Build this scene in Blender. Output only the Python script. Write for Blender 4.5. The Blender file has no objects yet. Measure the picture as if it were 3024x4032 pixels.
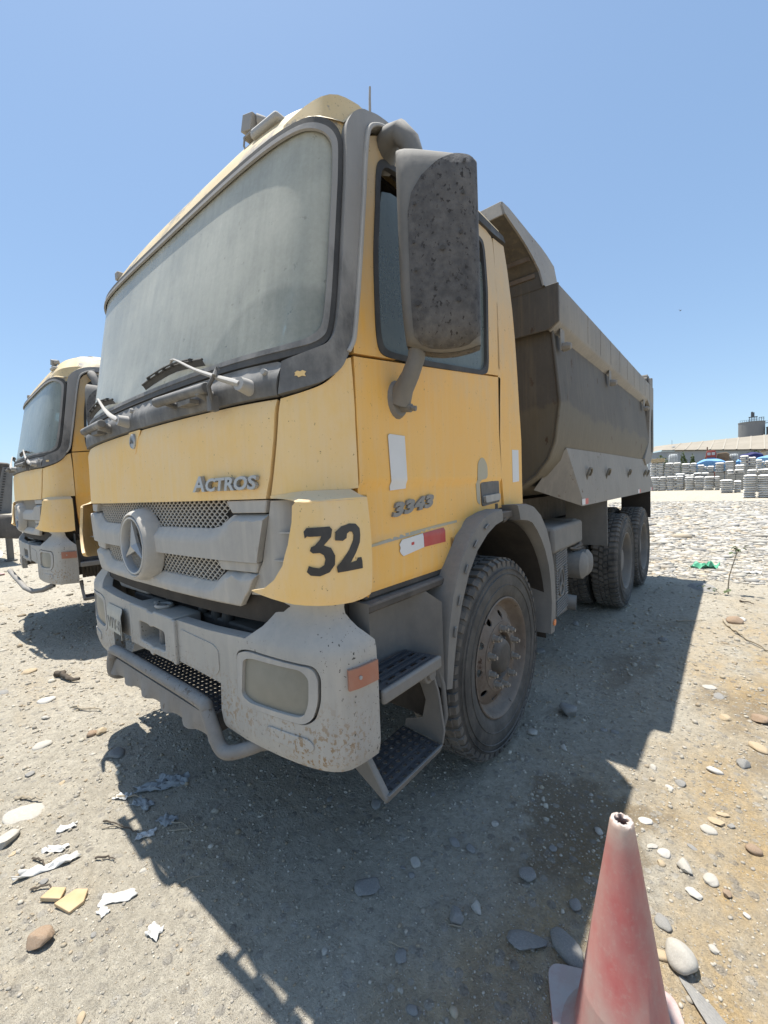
import bpy, bmesh, math, random
import numpy as np
from mathutils import Vector, Matrix
from mathutils.geometry import delaunay_2d_cdt

R = math.radians
scene = bpy.context.scene
COL = scene.collection

# ---------------------------------------------------------------- camera
cam_d = bpy.data.cameras.new('camera')
cam = bpy.data.objects.new('camera', cam_d)
COL.objects.link(cam)
cam_d.sensor_fit = 'HORIZONTAL'
cam_d.sensor_width = 36.0
cam_d.lens = 1643.2 / 3024 * 36.0
cam_d.clip_start = 0.05
cam_d.clip_end = 6000
_r = Vector((0.76968, 0.63705, -0.04201)); _u = Vector((-0.00426, 0.07092, 0.99747)); _f = Vector((-0.63842, 0.76756, -0.05730))
M = Matrix((( _r.x, _u.x, -_f.x, 2.2279), (_r.y, _u.y, -_f.y, -2.3071), (_r.z, _u.z, -_f.z, 1.6205), (0, 0, 0, 1)))
cam.matrix_world = M
scene.camera = cam

# ---------------------------------------------------------------- sky and sun
SUN_DIR = Vector((-0.223, 0.05, 1.0)).normalized()      # towards the sun
SUN_EL = math.asin(SUN_DIR.z)
SUN_AZ = math.atan2(SUN_DIR.x, SUN_DIR.y)              # clockwise from +Y
world = bpy.data.worlds.new('World')
scene.world = world
world.use_nodes = True
wn = world.node_tree.nodes; wl = world.node_tree.links
wn.clear()
sky = wn.new('ShaderNodeTexSky')
sky.sky_type = 'NISHITA'
sky.sun_disc = False
sky.sun_elevation = SUN_EL
sky.sun_rotation = SUN_AZ
sky.altitude = 50
sky.air_density = 1.0
sky.dust_density = 0.6
sky.ozone_density = 1.0
bg = wn.new('ShaderNodeBackground'); bg.inputs['Strength'].default_value = 0.15
out = wn.new('ShaderNodeOutputWorld')
tint = wn.new('ShaderNodeMix'); tint.data_type = 'RGBA'; tint.blend_type = 'MULTIPLY'; tint.inputs[0].default_value = 1.0
tint.inputs[7].default_value = (.90, 1.10, 1.30, 1)         # clear sky, softened towards the horizon by dust in the air
soft = wn.new('ShaderNodeGamma'); soft.inputs[1].default_value = .6
wl.new(sky.outputs[0], soft.inputs[0]); wl.new(soft.outputs[0], tint.inputs[6]); wl.new(tint.outputs[2], bg.inputs[0]); wl.new(bg.outputs[0], out.inputs[0])
sun_d = bpy.data.lights.new('sun', 'SUN')
sun_d.energy = 4.3
sun_d.angle = R(0.5)
sun_d.color = (1.0, 0.955, 0.88)
sun = bpy.data.objects.new('sun', sun_d)
COL.objects.link(sun)
sun.rotation_euler = SUN_DIR.to_track_quat('Z', 'Y').to_euler()
vs = scene.view_settings
vs.view_transform = 'Standard'; vs.look = 'None'; vs.gamma = 1.0; vs.exposure = 0.8
vs.use_curve_mapping = False
scene.cycles.max_bounces = 6
scene.cycles.transparent_max_bounces = 12

# ---------------------------------------------------------------- materials
class NT:
    """small helper round a material's node tree"""
    def __init__(self, name):
        self.m = bpy.data.materials.new(name); self.m.use_nodes = True
        self.n = self.m.node_tree.nodes; self.l = self.m.node_tree.links
        self.n.clear()
        self.out = self.n.new('ShaderNodeOutputMaterial')
        self.tc = self.n.new('ShaderNodeTexCoord')
        self.geo = self.n.new('ShaderNodeNewGeometry')
    def link(self, a, b): self.l.new(a, b)
    def mapping(self, scale, rot=(0, 0, 0), loc=(0, 0, 0)):
        mp = self.n.new('ShaderNodeMapping')
        mp.inputs['Scale'].default_value = scale; mp.inputs['Rotation'].default_value = rot; mp.inputs['Location'].default_value = loc
        self.link(self.tc.outputs['Object'], mp.inputs['Vector']); return mp.outputs[0]
    def noise(self, scale, detail=5, rough=.6, vec=None, dist=0.0):
        t = self.n.new('ShaderNodeTexNoise'); t.inputs['Scale'].default_value = scale
        t.inputs['Detail'].default_value = detail; t.inputs['Roughness'].default_value = rough
        t.inputs['Distortion'].default_value = dist
        self.link(vec or self.tc.outputs['Object'], t.inputs['Vector']); return t.outputs['Fac']
    def voronoi(self, scale, vec=None, feature='F1', out='Distance'):
        t = self.n.new('ShaderNodeTexVoronoi'); t.inputs['Scale'].default_value = scale; t.feature = feature
        self.link(vec or self.tc.outputs['Object'], t.inputs['Vector']); return t.outputs[out]
    def ramp(self, fac, lo, hi, a=0.0, b=1.0):
        t = self.n.new('ShaderNodeMapRange'); t.clamp = True
        t.inputs[1].default_value = lo; t.inputs[2].default_value = hi; t.inputs[3].default_value = a; t.inputs[4].default_value = b
        self.link(fac, t.inputs[0]); return t.outputs[0]
    def math(self, op, a, b=None, clamp=False):
        t = self.n.new('ShaderNodeMath'); t.operation = op; t.use_clamp = clamp
        for i, x in enumerate((a, b)):
            if x is None: continue
            if isinstance(x, (int, float)): t.inputs[i].default_value = x
            else: self.link(x, t.inputs[i])
        return t.outputs[0]
    def mix(self, fac, a, b):
        t = self.n.new('ShaderNodeMix'); t.data_type = 'RGBA'
        for s, x in ((t.inputs[0], fac), (t.inputs[6], a), (t.inputs[7], b)):
            if isinstance(x, (int, float)): s.default_value = x
            elif isinstance(x, tuple): s.default_value = (*x, 1.0)
            else: self.link(x, s)
        return t.outputs[2]
    def sep(self, v):
        t = self.n.new('ShaderNodeSeparateXYZ'); self.link(v, t.inputs[0]); return t.outputs
    def bump(self, h, strength=.3, dist=.01, prev=None):
        t = self.n.new('ShaderNodeBump'); t.inputs['Strength'].default_value = strength; t.inputs['Distance'].default_value = dist
        self.link(h, t.inputs['Height'])
        if prev is not None: self.link(prev, t.inputs['Normal'])
        return t.outputs[0]
    def bsdf(self, col, rough=.6, metal=0.0, normal=None, spec=.5):
        t = self.n.new('ShaderNodeBsdfPrincipled')
        for k, x in (('Base Color', col), ('Roughness', rough), ('Metallic', metal), ('Specular IOR Level', spec)):
            if isinstance(x, tuple): t.inputs[k].default_value = (*x, 1.0)
            elif isinstance(x, (int, float)): t.inputs[k].default_value = x
            else: self.link(x, t.inputs[k])
        if normal is not None: self.link(normal, t.inputs['Normal'])
        return t.outputs[0]
    def done(self, sh): self.link(sh, self.out.inputs['Surface']); return self.m

DUST = (0.47, 0.43, 0.36)
def weathered(name, base, base2=None, rough=.55, metal=0.0, dust=.35, dustcol=DUST, top=.6, streak=.0, streakcol=None,
              spots=0.0, spotcol=(.10, .05, .02), spotscale=22, spotrange=None, band=None, film=None, grain=.25, var_scale=3.0, spec=.4, seed=0.0, chips=0.0, dents=0.0):
    """painted or plastic surface with dust that settled on upward faces, streaks that ran down it, grain and chips"""
    t = NT(name)
    big = t.noise(var_scale, 6, .62, t.mapping((1, 1, 1), loc=(seed, seed * 1.7, 0)))
    col = t.mix(t.ramp(big, .35, .68), base, base2 or base)
    if band:
        zb = t.math('ADD', t.sep(t.tc.outputs['Object'])[2], t.ramp(t.noise(3, 5, .6), .3, .7, -.06, .06))
        col = t.mix(t.math('MULTIPLY', t.ramp(zb, band[0] + .02, band[0] - .02), band[2]), col, band[1])
    if streak:
        st = t.noise(9, 4, .6, t.mapping((3.2, 3.2, .16), loc=(seed, 0, 0)))
        col = t.mix(t.math('MULTIPLY', t.ramp(st, .5, .74), streak), col, streakcol or dustcol)
        st2 = t.noise(22, 4, .6, t.mapping((3.0, 3.0, .10), loc=(seed + 4, 2, 0)))
        col = t.mix(t.math('MULTIPLY', t.ramp(st2, .54, .72), streak * .3), col, tuple(c * .6 for c in base))
    nz = t.sep(t.geo.outputs['Normal'])[2]
    fine = t.noise(38, 6, .7)
    mid = t.noise(7, 6, .65, t.mapping((1, 1, .6), loc=(seed, 3, 1)))
    d = t.math('ADD', t.math('MULTIPLY', t.ramp(nz, -.05, .85), top), t.math('MULTIPLY', t.ramp(mid, .3, .75), dust))
    d = t.math('MULTIPLY', d, t.ramp(fine, .2, .62, .55, 1.0))
    d = t.math('MINIMUM', d, .93)
    col = t.mix(d, col, dustcol)
    if film:                                      # dust film that thickens upwards, where rain and sleeves never wipe it
        zf = t.math('ADD', t.sep(t.tc.outputs['Object'])[2], t.ramp(mid, .3, .7, -.2, .2))
        col = t.mix(t.math('MULTIPLY', t.ramp(zf, film[0], film[1]), film[3]), col, film[2])
    if spots:
        sp = t.noise(spotscale, 5, .65, t.mapping((1, 1, .8), loc=(seed + 9, 1, 2)))
        m = t.ramp(sp, .66 - .1 * spots, .70 - .1 * spots)
        if spotrange:
            z = t.sep(t.tc.outputs['Object'])[2]
            m = t.math('MULTIPLY', m, t.ramp(z, spotrange[0], spotrange[1]))
        gate = t.ramp(t.noise(2.6, 3, .5, t.mapping((1, 1, 1), loc=(seed, 8, 3))), .36, .54)
        m = t.math('MULTIPLY', m, gate)
        col = t.mix(m, col, spotcol)
    if chips:
        ch = t.noise(85, 3, .5, t.mapping((1, 1, 1), loc=(seed, 4, 7)))
        cg = t.ramp(t.noise(4.5, 4, .6, t.mapping((1, 1, 1), loc=(seed, 2, 9))), .45, .62)
        col = t.mix(t.math('MULTIPLY', t.math('MULTIPLY', t.ramp(ch, .70 - .05 * chips, .73 - .05 * chips), cg), min(1.0, chips * 1.4)), col, (.06, .055, .05))
    b = t.bump(fine, grain, .004)
    if dents: b = t.bump(t.noise(2.3, 3, .5, t.mapping((1, 1, 1), loc=(1, seed, 5))), dents, .02, b)
    return t.done(t.bsdf(col, t.ramp(d, 0, 1, rough, .9), metal, b, spec))

MT = {}
MT['yellow'] = weathered('faded_yellow_paint', (.80, .43, .075), (.79, .455, .105), rough=.42, dust=.38, dustcol=(.72, .51, .28), top=.8, streak=.35, streakcol=(.70, .51, .30), film=(2.05, 2.9, (.50, .42, .30), .75), spots=.05, spotcol=(.14, .08, .03), spotscale=70, grain=.10, var_scale=1.7, chips=.18, dents=.12)
MT['yellow_front'] = weathered('dusty_lit_front_yellow_paint', (.80, .50, .14), (.78, .54, .22), rough=.5, dust=.75, dustcol=(.77, .59, .37), top=.8, streak=.38, streakcol=(.72, .57, .38), spots=.02, spotcol=(.20, .13, .06), spotscale=70, grain=.10, var_scale=1.3, chips=.18, dents=.12)  # dustier front paint, its colour also lightened to carry the grazing sun
MT['cream'] = weathered('sun_bleached_roof_paint', (.66, .52, .30), (.60, .45, .22), rough=.5, dust=.30, dustcol=(.62, .52, .38), top=.35, spots=1.3, spotcol=(.24, .225, .205), spotscale=5, grain=.12, chips=.8)
MT['grey'] = weathered('grey_plastic_dusty', (.285, .28, .27), (.35, .342, .325), rough=.6, dust=.5, dustcol=(.52, .485, .43), top=.85, streak=.4, grain=.12)
MT['trim'] = weathered('dark_trim_dusty', (.055, .056, .058), (.085, .085, .086), rough=.65, dust=.45, dustcol=(.36, .345, .32), film=(2.02, 2.45, (.37, .355, .335), .62), top=.75, streak=.15, grain=.35)
MT['seal'] = weathered('rubber_seal', (.022, .022, .024), (.04, .04, .04), rough=.7, dust=.25, dustcol=(.24, .225, .20), top=.7, grain=.1)
MT['bumper'] = weathered('bumper_steel_grey', (.295, .29, .272), (.36, .352, .33), rough=.6, dust=.40, dustcol=(.50, .465, .41), top=.75, streak=.3, spots=1.25, spotcol=(.24, .15, .065), spotscale=62, spotrange=(.95, .68), grain=.18, chips=1.0, dents=.10)
MT['bumper_chips'] = MT['bumper']
MT['black'] = weathered('dark_underbody', (.014, .013, .012), (.025, .022, .02), rough=.8, dust=.16, dustcol=(.20, .17, .14), top=.5, grain=.3)
MT['chassis'] = weathered('dirty_chassis', (.035, .033, .03), (.05, .045, .04), rough=.8, dust=.4, dustcol=(.24, .21, .18), top=.8, grain=.3)
MT['bed'] = weathered('dump_bed_steel', (.066, .060, .053), (.094, .086, .075), rough=.65, dust=.32, dustcol=(.19, .175, .152), top=.9, streak=.40, streakcol=(.20, .16, .10), spots=.35, spotcol=(.07, .045, .03), spotscale=6, grain=.15, var_scale=1.1, band=(2.20, (.155, .13, .08), .5))
MT['bed_light'] = weathered('dump_bed_rail_steel', (.178, .168, .155), (.23, .217, .198), rough=.6, dust=.40, dustcol=(.34, .312, .27), top=.7, streak=.35, spots=.2, grain=.15, var_scale=1.5)
MT['fender'] = weathered('grey_fender_plastic', (.115, .115, .113), (.155, .153, .148), rough=.65, dust=.45, dustcol=(.29, .27, .24), top=.9, grain=.2)
MT['rubber'] = weathered('tyre_rubber', (.028, .028, .028), (.045, .044, .042), rough=.85, dust=.55, dustcol=(.20, .185, .165), top=.5, grain=.35, var_scale=5)
MT['tread'] = weathered('tyre_tread_dusty', (.04, .038, .036), (.07, .066, .06), rough=.9, dust=.75, dustcol=(.25, .225, .195), top=.5, grain=.4, var_scale=6)
MT['rim'] = weathered('rusty_wheel_rim', (.085, .062, .048), (.15, .12, .095), rough=.8, dust=.5, dustcol=(.25, .215, .18), top=.7, spots=.5, spotcol=(.05, .025, .015), spotscale=16, grain=.4, var_scale=9)
MT['rimgrey'] = weathered('grey_wheel_rim', (.12, .12, .12), (.17, .16, .15), rough=.8, dust=.5, dustcol=(.27, .24, .2), top=.7, grain=.3)
MT['nut'] = weathered('wheel_nut_steel', (.24, .21, .18), (.30, .27, .23), rough=.6, metal=.3, dust=.4, dustcol=(.36, .32, .27), top=.6, grain=.3)
MT['steel'] = weathered('bare_dusty_steel', (.28, .28, .28), (.33, .33, .32), rough=.5, dust=.45, dustcol=(.42, .40, .37), top=.8, grain=.15)
MT['mesh'] = weathered('grille_mesh_dusty', (.36, .34, .31), (.42, .40, .36), rough=.75, dust=.4, dustcol=(.48, .45, .40), top=.5, grain=.2)
MT['bar'] = weathered('bull_bar_pipe', (.13, .125, .12), (.19, .18, .17), rough=.6, dust=.4, dustcol=(.34, .32, .29), top=.7, spots=.4, spotcol=(.13, .09, .06), spotscale=30, grain=.3)
MT['stepblack'] = weathered('step_tread_dark', (.035, .037, .042), (.05, .052, .06), rough=.5, dust=.25, dustcol=(.22, .21, .20), top=.25, grain=.3)
MT['white'] = weathered('white_sticker', (.66, .67, .68), (.60, .61, .62), rough=.5, dust=.2, dustcol=(.52, .50, .46), top=.3, grain=.05)
MT['red'] = weathered('red_reflective_tape', (.50, .025, .03), (.42, .03, .03), rough=.4, dust=.25, dustcol=(.45, .30, .25), top=.4, grain=.05)
MT['amber'] = weathered('dusty_side_indicator', (.36, .115, .065), (.30, .12, .08), rough=.4, dust=.5, dustcol=(.40, .27, .20), top=.5, grain=.1)
MT['orange'] = weathered('orange_reflector', (.75, .20, .03), (.7, .2, .05), rough=.35, dust=.2, top=.3, grain=.05)
MT['badgegrey'] = weathered('tarnished_badge', (.17, .17, .17), (.24, .24, .23), rough=.5, dust=.4, dustcol=(.36, .33, .28), top=.5, grain=.2, var_scale=18)
MT['lens'] = weathered('dusty_headlight_lens', (.16, .155, .13), (.20, .195, .165), rough=.3, dust=.55, dustcol=(.29, .28, .235), top=.6, grain=.08, var_scale=7)
MT['chrome'] = weathered('dull_badge_metal', (.42, .44, .46), (.36, .38, .40), rough=.35, metal=.5, dust=.4, dustcol=(.42, .40, .37), top=.6, grain=.1)
MT['paintblack'] = weathered('black_stencil_paint', (.018, .019, .022), (.03, .031, .034), rough=.55, dust=.16, dustcol=(.25, .23, .2), top=.3, grain=.12, var_scale=14)
MT['interior'] = weathered('cab_interior', (.10, .11, .115), (.13, .14, .14), rough=.9, dust=.3, dustcol=(.22, .21, .2), top=.4, grain=.1)
MT['seat'] = weathered('seat_fabric', (.05, .055, .065), (.07, .075, .08), rough=.95, dust=.3, dustcol=(.18, .17, .16), top=.5, grain=.4)
MT['mirrordark'] = weathered('scuffed_mirror_cover', (.035, .034, .036), (.09, .087, .085), rough=.7, dust=.6, dustcol=(.20, .188, .178), top=.2, spots=.7, spotcol=(.03, .026, .024), spotscale=60, grain=1.0, var_scale=36)
MT['patch'] = weathered('bare_primer_patch', (.38, .36, .28), (.42, .38, .26), rough=.7, dust=.4, top=.4, grain=.15)
MT['rust'] = weathered('rust_run', (.25, .11, .03), (.38, .22, .06), rough=.8, dust=.1, top=.2, grain=.2, var_scale=20)
MT['platepaint'] = weathered('worn_number_plate', (.42, .42, .38), (.36, .36, .32), rough=.6, dust=.45, top=.5, grain=.2, var_scale=20)
MT['plateink'] = weathered('faded_plate_ink', (.19, .19, .18), (.26, .26, .24), rough=.7, dust=.4, top=.4, grain=.1, var_scale=30)

def glass_mat(name, dustcol, cover, var=.25, tint=(.75, .86, .82), sweeps=()):
    """dusty cab glass: a film of dust over a see-through, slightly green pane"""
    t = NT(name)
    n1 = t.noise(1.6, 5, .6); n2 = t.noise(60, 4, .7)
    c = t.ramp(n1, .3, .7, cover - var * .5, cover + var * .5)
    c = t.math('ADD', c, t.ramp(n2, .3, .7, -.04, .04))
    c = t.math('ADD', c, t.ramp(t.noise(8, 4, .6, t.mapping((3, 1, .15))), .35, .7, -.05, .05))
    c = t.math('SUBTRACT', c, t.math('MULTIPLY', t.ramp(t.noise(30, 4, .6, t.mapping((1, 1, 1), loc=(3, 3, 3))), .66, .72), .18))
    x, y, z = t.sep(t.tc.outputs['Object'])[:3]
    for (px, pz, r, w, d) in sweeps:      # arcs a wiper once cleaned
        dx = t.math('SUBTRACT', x, px); dz = t.math('SUBTRACT', z, pz)
        rr = t.math('SQRT', t.math('ADD', t.math('MULTIPLY', dx, dx), t.math('MULTIPLY', dz, dz)))
        c = t.math('SUBTRACT', c, t.math('MULTIPLY', t.ramp(rr, r - w, r + w, 1.0, 0.0), d))
    c = t.math('MAXIMUM', t.math('MINIMUM', c, .97), .02)
    dust = t.bsdf(t.mix(t.ramp(t.noise(4, 5, .6), .3, .7), dustcol, tuple(k * .88 for k in dustcol)), .75, 0, None, .3)
    tr = t.n.new('ShaderNodeBsdfTransparent'); tr.inputs[0].default_value = (*tint, 1)
    gl = t.n.new('ShaderNodeBsdfGlossy'); gl.inputs['Roughness'].default_value = .06
    fr = t.n.new('ShaderNodeFresnel'); fr.inputs[0].default_value = 1.45
    m1 = t.n.new('ShaderNodeMixShader'); t.link(fr.outputs[0], m1.inputs[0]); t.link(tr.outputs[0], m1.inputs[1]); t.link(gl.outputs[0], m1.inputs[2])
    m2 = t.n.new('ShaderNodeMixShader'); t.link(c, m2.inputs[0]); t.link(m1.outputs[0], m2.inputs[1]); t.link(dust, m2.inputs[2])
    g2 = t.n.new('ShaderNodeBsdfGlossy'); g2.inputs['Roughness'].default_value = .22
    m3 = t.n.new('ShaderNodeMixShader'); t.link(t.math('MULTIPLY', fr.outputs[0], .25), m3.inputs[0]); t.link(m2.outputs[0], m3.inputs[1]); t.link(g2.outputs[0], m3.inputs[2])
    return t.done(m3.outputs[0])
MT['windscreen'] = glass_mat('dusty_windscreen', (.56, .555, .475), .70, .34, sweeps=((.98, 1.93, .42, .015, .16), (.02, 1.98, .26, .03, .10)))
MT['sideglass'] = glass_mat('dusty_side_window', (.20, .235, .225), .62, .2)
MT['clearglass'] = glass_mat('half_clear_windscreen', (.38, .42, .39), .58, .3)

def simple(name, base, base2=None, scale=6, rough=.8, bump=.2, bscale=40, dist=.01):
    t = NT(name)
    col = t.mix(t.ramp(t.noise(scale, 5, .6), .35, .65), base, base2 or base)
    return t.done(t.bsdf(col, rough, 0, t.bump(t.noise(bscale, 5, .65), bump, dist), .3))

# ---------------------------------------------------------------- mesh helpers
class MB:
    def __init__(self): self.v = []; self.f = []
    def add(self, vs, fs):
        o = len(self.v); self.v += [tuple(p) for p in vs]; self.f += [tuple(i + o for i in f) for f in fs]; return self
    def box(self, c, s, rot=None):
        pts = [Vector((x * s[0] / 2, y * s[1] / 2, z * s[2] / 2)) for x in (-1, 1) for y in (-1, 1) for z in (-1, 1)]
        if rot is not None: pts = [rot @ p for p in pts]
        pts = [p + Vector(c) for p in pts]
        return self.add(pts, [(0, 1, 3, 2), (4, 6, 7, 5), (0, 4, 5, 1), (2, 3, 7, 6), (0, 2, 6, 4), (1, 5, 7, 3)])
    def prism(self, pts, vec):
        n = len(pts); v = Vector(vec); a = [Vector(p) for p in pts]
        return self.add(a + [p + v for p in a], [tuple(range(n))[::-1], tuple(range(n, 2 * n))] + [(i, (i + 1) % n, n + (i + 1) % n, n + i) for i in range(n)])
    def grid(self, rows, close=False):
        nr, nc = len(rows), len(rows[0])
        fs = []
        for i in range(nr - 1):
            for j in range(nc if close else nc - 1):
                fs.append((i * nc + j, i * nc + (j + 1) % nc, (i + 1) * nc + (j + 1) % nc, (i + 1) * nc + j))
        return self.add([p for r in rows for p in r], fs)
    def tube(self, pts, r, n=10, caps=True, flat=1.0, closed=False):
        P = [Vector(p) for p in pts]; k = len(P)
        rs = r if isinstance(r, (list, tuple)) else [r] * k
        rows = []; up = None
        for i in range(k):
            if closed: d = (P[(i + 1) % k] - P[i - 1]).normalized()
            else: d = (P[min(i + 1, k - 1)] - P[max(i - 1, 0)]).normalized()
            if up is None:
                up = Vector((0, 0, 1)) if abs(d.z) < .9 else Vector((0, 1, 0))
            a = d.cross(up).normalized(); b = a.cross(d).normalized(); up = b
            rows.append([P[i] + (a * math.cos(2 * math.pi * j / n) + b * math.sin(2 * math.pi * j / n) * flat) * rs[i] for j in range(n)])
        if closed: rows.append(rows[0])
        o = len(self.v)
        self.grid(rows, True)
        if caps and not closed:
            self.f.append(tuple(o + j for j in range(n))[::-1]); self.f.append(tuple(o + (k - 1) * n + j for j in range(n)))
        return self
    def cyl(self, p0, p1, r0, r1=None, n=14):
        return self.tube([p0, p1], [r0, r0 if r1 is None else r1], n)
    def lathe(self, prof, n=48, axis='x', c=(0, 0, 0)):
        """prof: (along-axis, radius)"""
        rows = []
        for (a, r) in prof:
            row = []
            for j in range(n):
                t = 2 * math.pi * j / n
                q = (a, r * math.cos(t), r * math.sin(t)) if axis == 'x' else (r * math.cos(t), r * math.sin(t), a)
                row.append((q[0] + c[0], q[1] + c[1], q[2] + c[2]))
            rows.append(row)
        return self.grid(rows, True)

def build(name, mb, mat, parent=None, smooth=38, bevel=0.0, loc=None, segs=2, recalc=True):
    me = bpy.data.meshes.new(name)
    me.from_pydata([tuple(p) for p in mb.v], [], mb.f)
    if recalc:
        bm = bmesh.new(); bm.from_mesh(me)
        bmesh.ops.recalc_face_normals(bm, faces=bm.faces); bm.to_mesh(me); bm.free()
    me.validate(); me.update()
    if smooth:
        me.shade_smooth()
        me.set_sharp_from_angle(angle=R(smooth))
    me.materials.append(MT[mat] if isinstance(mat, str) else mat)
    o = bpy.data.objects.new(name, me); COL.objects.link(o)
    if parent is not None: o.parent = parent
    if loc is not None: o.location = loc
    if bevel:
        b = o.modifiers.new('edge', 'BEVEL'); b.width = bevel; b.segments = segs; b.limit_method = 'ANGLE'; b.angle_limit = R(50)
        b.harden_normals = False
    return o

def empty(name, loc=(0, 0, 0), rz=0.0):
    o = bpy.data.objects.new(name, None); COL.objects.link(o)
    o.location = loc; o.rotation_euler = (0, 0, rz); o.empty_display_size = .2
    return o
def tag(o, label, cat, group=None):
    o['label'] = label; o['category'] = cat
    if group: o['group'] = group
    return o
def structure(o): o['kind'] = 'structure'; return o
def stuff(o): o['kind'] = 'stuff'; return o

def inside(p, poly):
    x, y = p; c = False; n = len(poly); j = n - 1
    for i in range(n):
        xi, yi = poly[i]; xj, yj = poly[j]
        if (yi > y) != (yj > y) and x < (xj - xi) * (y - yi) / (yj - yi) + xi: c = not c
        j = i
    return c
def resample(poly, res):
    o = []
    n = len(poly)
    for i in range(n):
        a = poly[i]; b = poly[(i + 1) % n]
        k = max(1, int(math.ceil(math.hypot(b[0] - a[0], b[1] - a[1]) / res)))
        for j in range(k): o.append((a[0] + (b[0] - a[0]) * j / k, a[1] + (b[1] - a[1]) * j / k))
    return o
def rounded(poly, r, k=5):
    """round every corner of a 2-D polygon"""
    o = []; n = len(poly)
    for i in range(n):
        p = Vector(poly[i]); a = Vector(poly[i - 1]) - p; b = Vector(poly[(i + 1) % n]) - p
        d = min(r, a.length * .45, b.length * .45)
        s = p + a.normalized() * d; e = p + b.normalized() * d
        for j in range(k + 1):
            t = j / k
            q = s * (1 - t) ** 2 + p * 2 * t * (1 - t) + e * t * t
            o.append((q.x, q.y))
    return o
def patch_mesh(poly, mapfn, thick, res=.04, holes=(), off=0.0):
    """2-D outline (with holes) laid on a curved surface mapfn(u, v, offset) and given thickness"""
    outer = resample(poly, res); rings = [outer] + [resample(h, res * .6) for h in holes]
    pts = []; edges = []
    for rg in rings:
        s = len(pts); pts += rg; edges += [(s + i, s + (i + 1) % len(rg)) for i in range(len(rg))]
    arr = np.array(pts)
    x0, y0 = arr.min(0); x1, y1 = arr.max(0)
    gx = np.arange(x0 + res * .5, x1, res); gy = np.arange(y0 + res * .5, y1, res)
    for i, x in enumerate(gx):
        for y in gy:
            q = (float(x), float(y) + (res * .25 if i % 2 else 0))
            if not inside(q, outer) or any(inside(q, h) for h in rings[1:]): continue
            if np.min((arr[:, 0] - q[0]) ** 2 + (arr[:, 1] - q[1]) ** 2) < (res * .42) ** 2: continue
            pts.append(q)
    r = delaunay_2d_cdt([Vector(p) for p in pts], edges, [], 0, 1e-6)
    V = [(v.x, v.y) for v in r[0]]; T = []
    for f in r[2]:
        c = (sum(V[i][0] for i in f) / len(f), sum(V[i][1] for i in f) / len(f))
        if inside(c, outer) and not any(inside(c, h) for h in rings[1:]):
            a, b, d = (V[i] for i in f[:3])
            if (b[0] - a[0]) * (d[1] - a[1]) - (b[1] - a[1]) * (d[0] - a[0]) < 0: f = f[::-1]
            T.append(tuple(f))
    mb = MB(); n = len(V)
    top = [mapfn(u, v, off) for u, v in V]
    if not thick: return mb.add(top, T)
    bot = [mapfn(u, v, off - thick) for u, v in V]
    cnt = {}
    for f in T:
        for i in range(3):
            a, b = f[i], f[(i + 1) % 3]; cnt[(a, b)] = 1
    side = [(b, a, a + n, b + n) for (a, b) in cnt if (b, a) not in cnt]
    return mb.add(top + bot, T + [tuple(i + n for i in f[::-1]) for f in T] + side)
def smoothpoly(poly, r=.12, sharp=(), k=4):
    """turn a coarse outline into a smooth one; vertices listed in sharp stay corners"""
    o = []; n = len(poly)
    for i in range(n):
        if i in sharp or i - n in sharp: o.append(tuple(poly[i])); continue
        p = Vector(poly[i]); a = Vector(poly[i - 1]) - p; b = Vector(poly[(i + 1) % n]) - p
        s = p + a.normalized() * min(r, a.length * .46); e = p + b.normalized() * min(r, b.length * .46)
        for j in range(k + 1):
            t = j / k; q = s * (1 - t) ** 2 + p * 2 * t * (1 - t) + e * t * t; o.append((q.x, q.y))
    return o
def spline(pts, n=5):
    P = [Vector(p) for p in pts]; o = []
    for i in range(len(P) - 1):
        p0, p1, p2, p3 = P[max(i - 1, 0)], P[i], P[i + 1], P[min(i + 2, len(P) - 1)]
        for j in range(n):
            t = j / n
            o.append(.5 * (2 * p1 + (p2 - p0) * t + (2 * p0 - 5 * p1 + 4 * p2 - p3) * t * t + (3 * p1 - p0 - 3 * p2 + p3) * t ** 3))
    return o + [P[-1]]
def fatten(poly, d):
    n = len(poly); A = sum(poly[i - 1][0] * poly[i][1] - poly[i][0] * poly[i - 1][1] for i in range(n)); sg = 1 if A > 0 else -1; o = []
    for i in range(n):
        a = Vector(poly[i]) - Vector(poly[i - 1]); b = Vector(poly[(i + 1) % n]) - Vector(poly[i]); t = (a.normalized() + b.normalized())
        if t.length < 1e-3: t = b
        t.normalize(); o.append((poly[i][0] + t.y * d * sg, poly[i][1] - t.x * d * sg))
    return o
def mirror(poly): return [(-u, z) for u, z in poly][::-1]
def lerp(x, xs, ys): return float(np.interp(x, xs, ys))
def smooth01(x): x = max(0.0, min(1.0, x)); return x * x * (3 - 2 * x)
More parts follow.
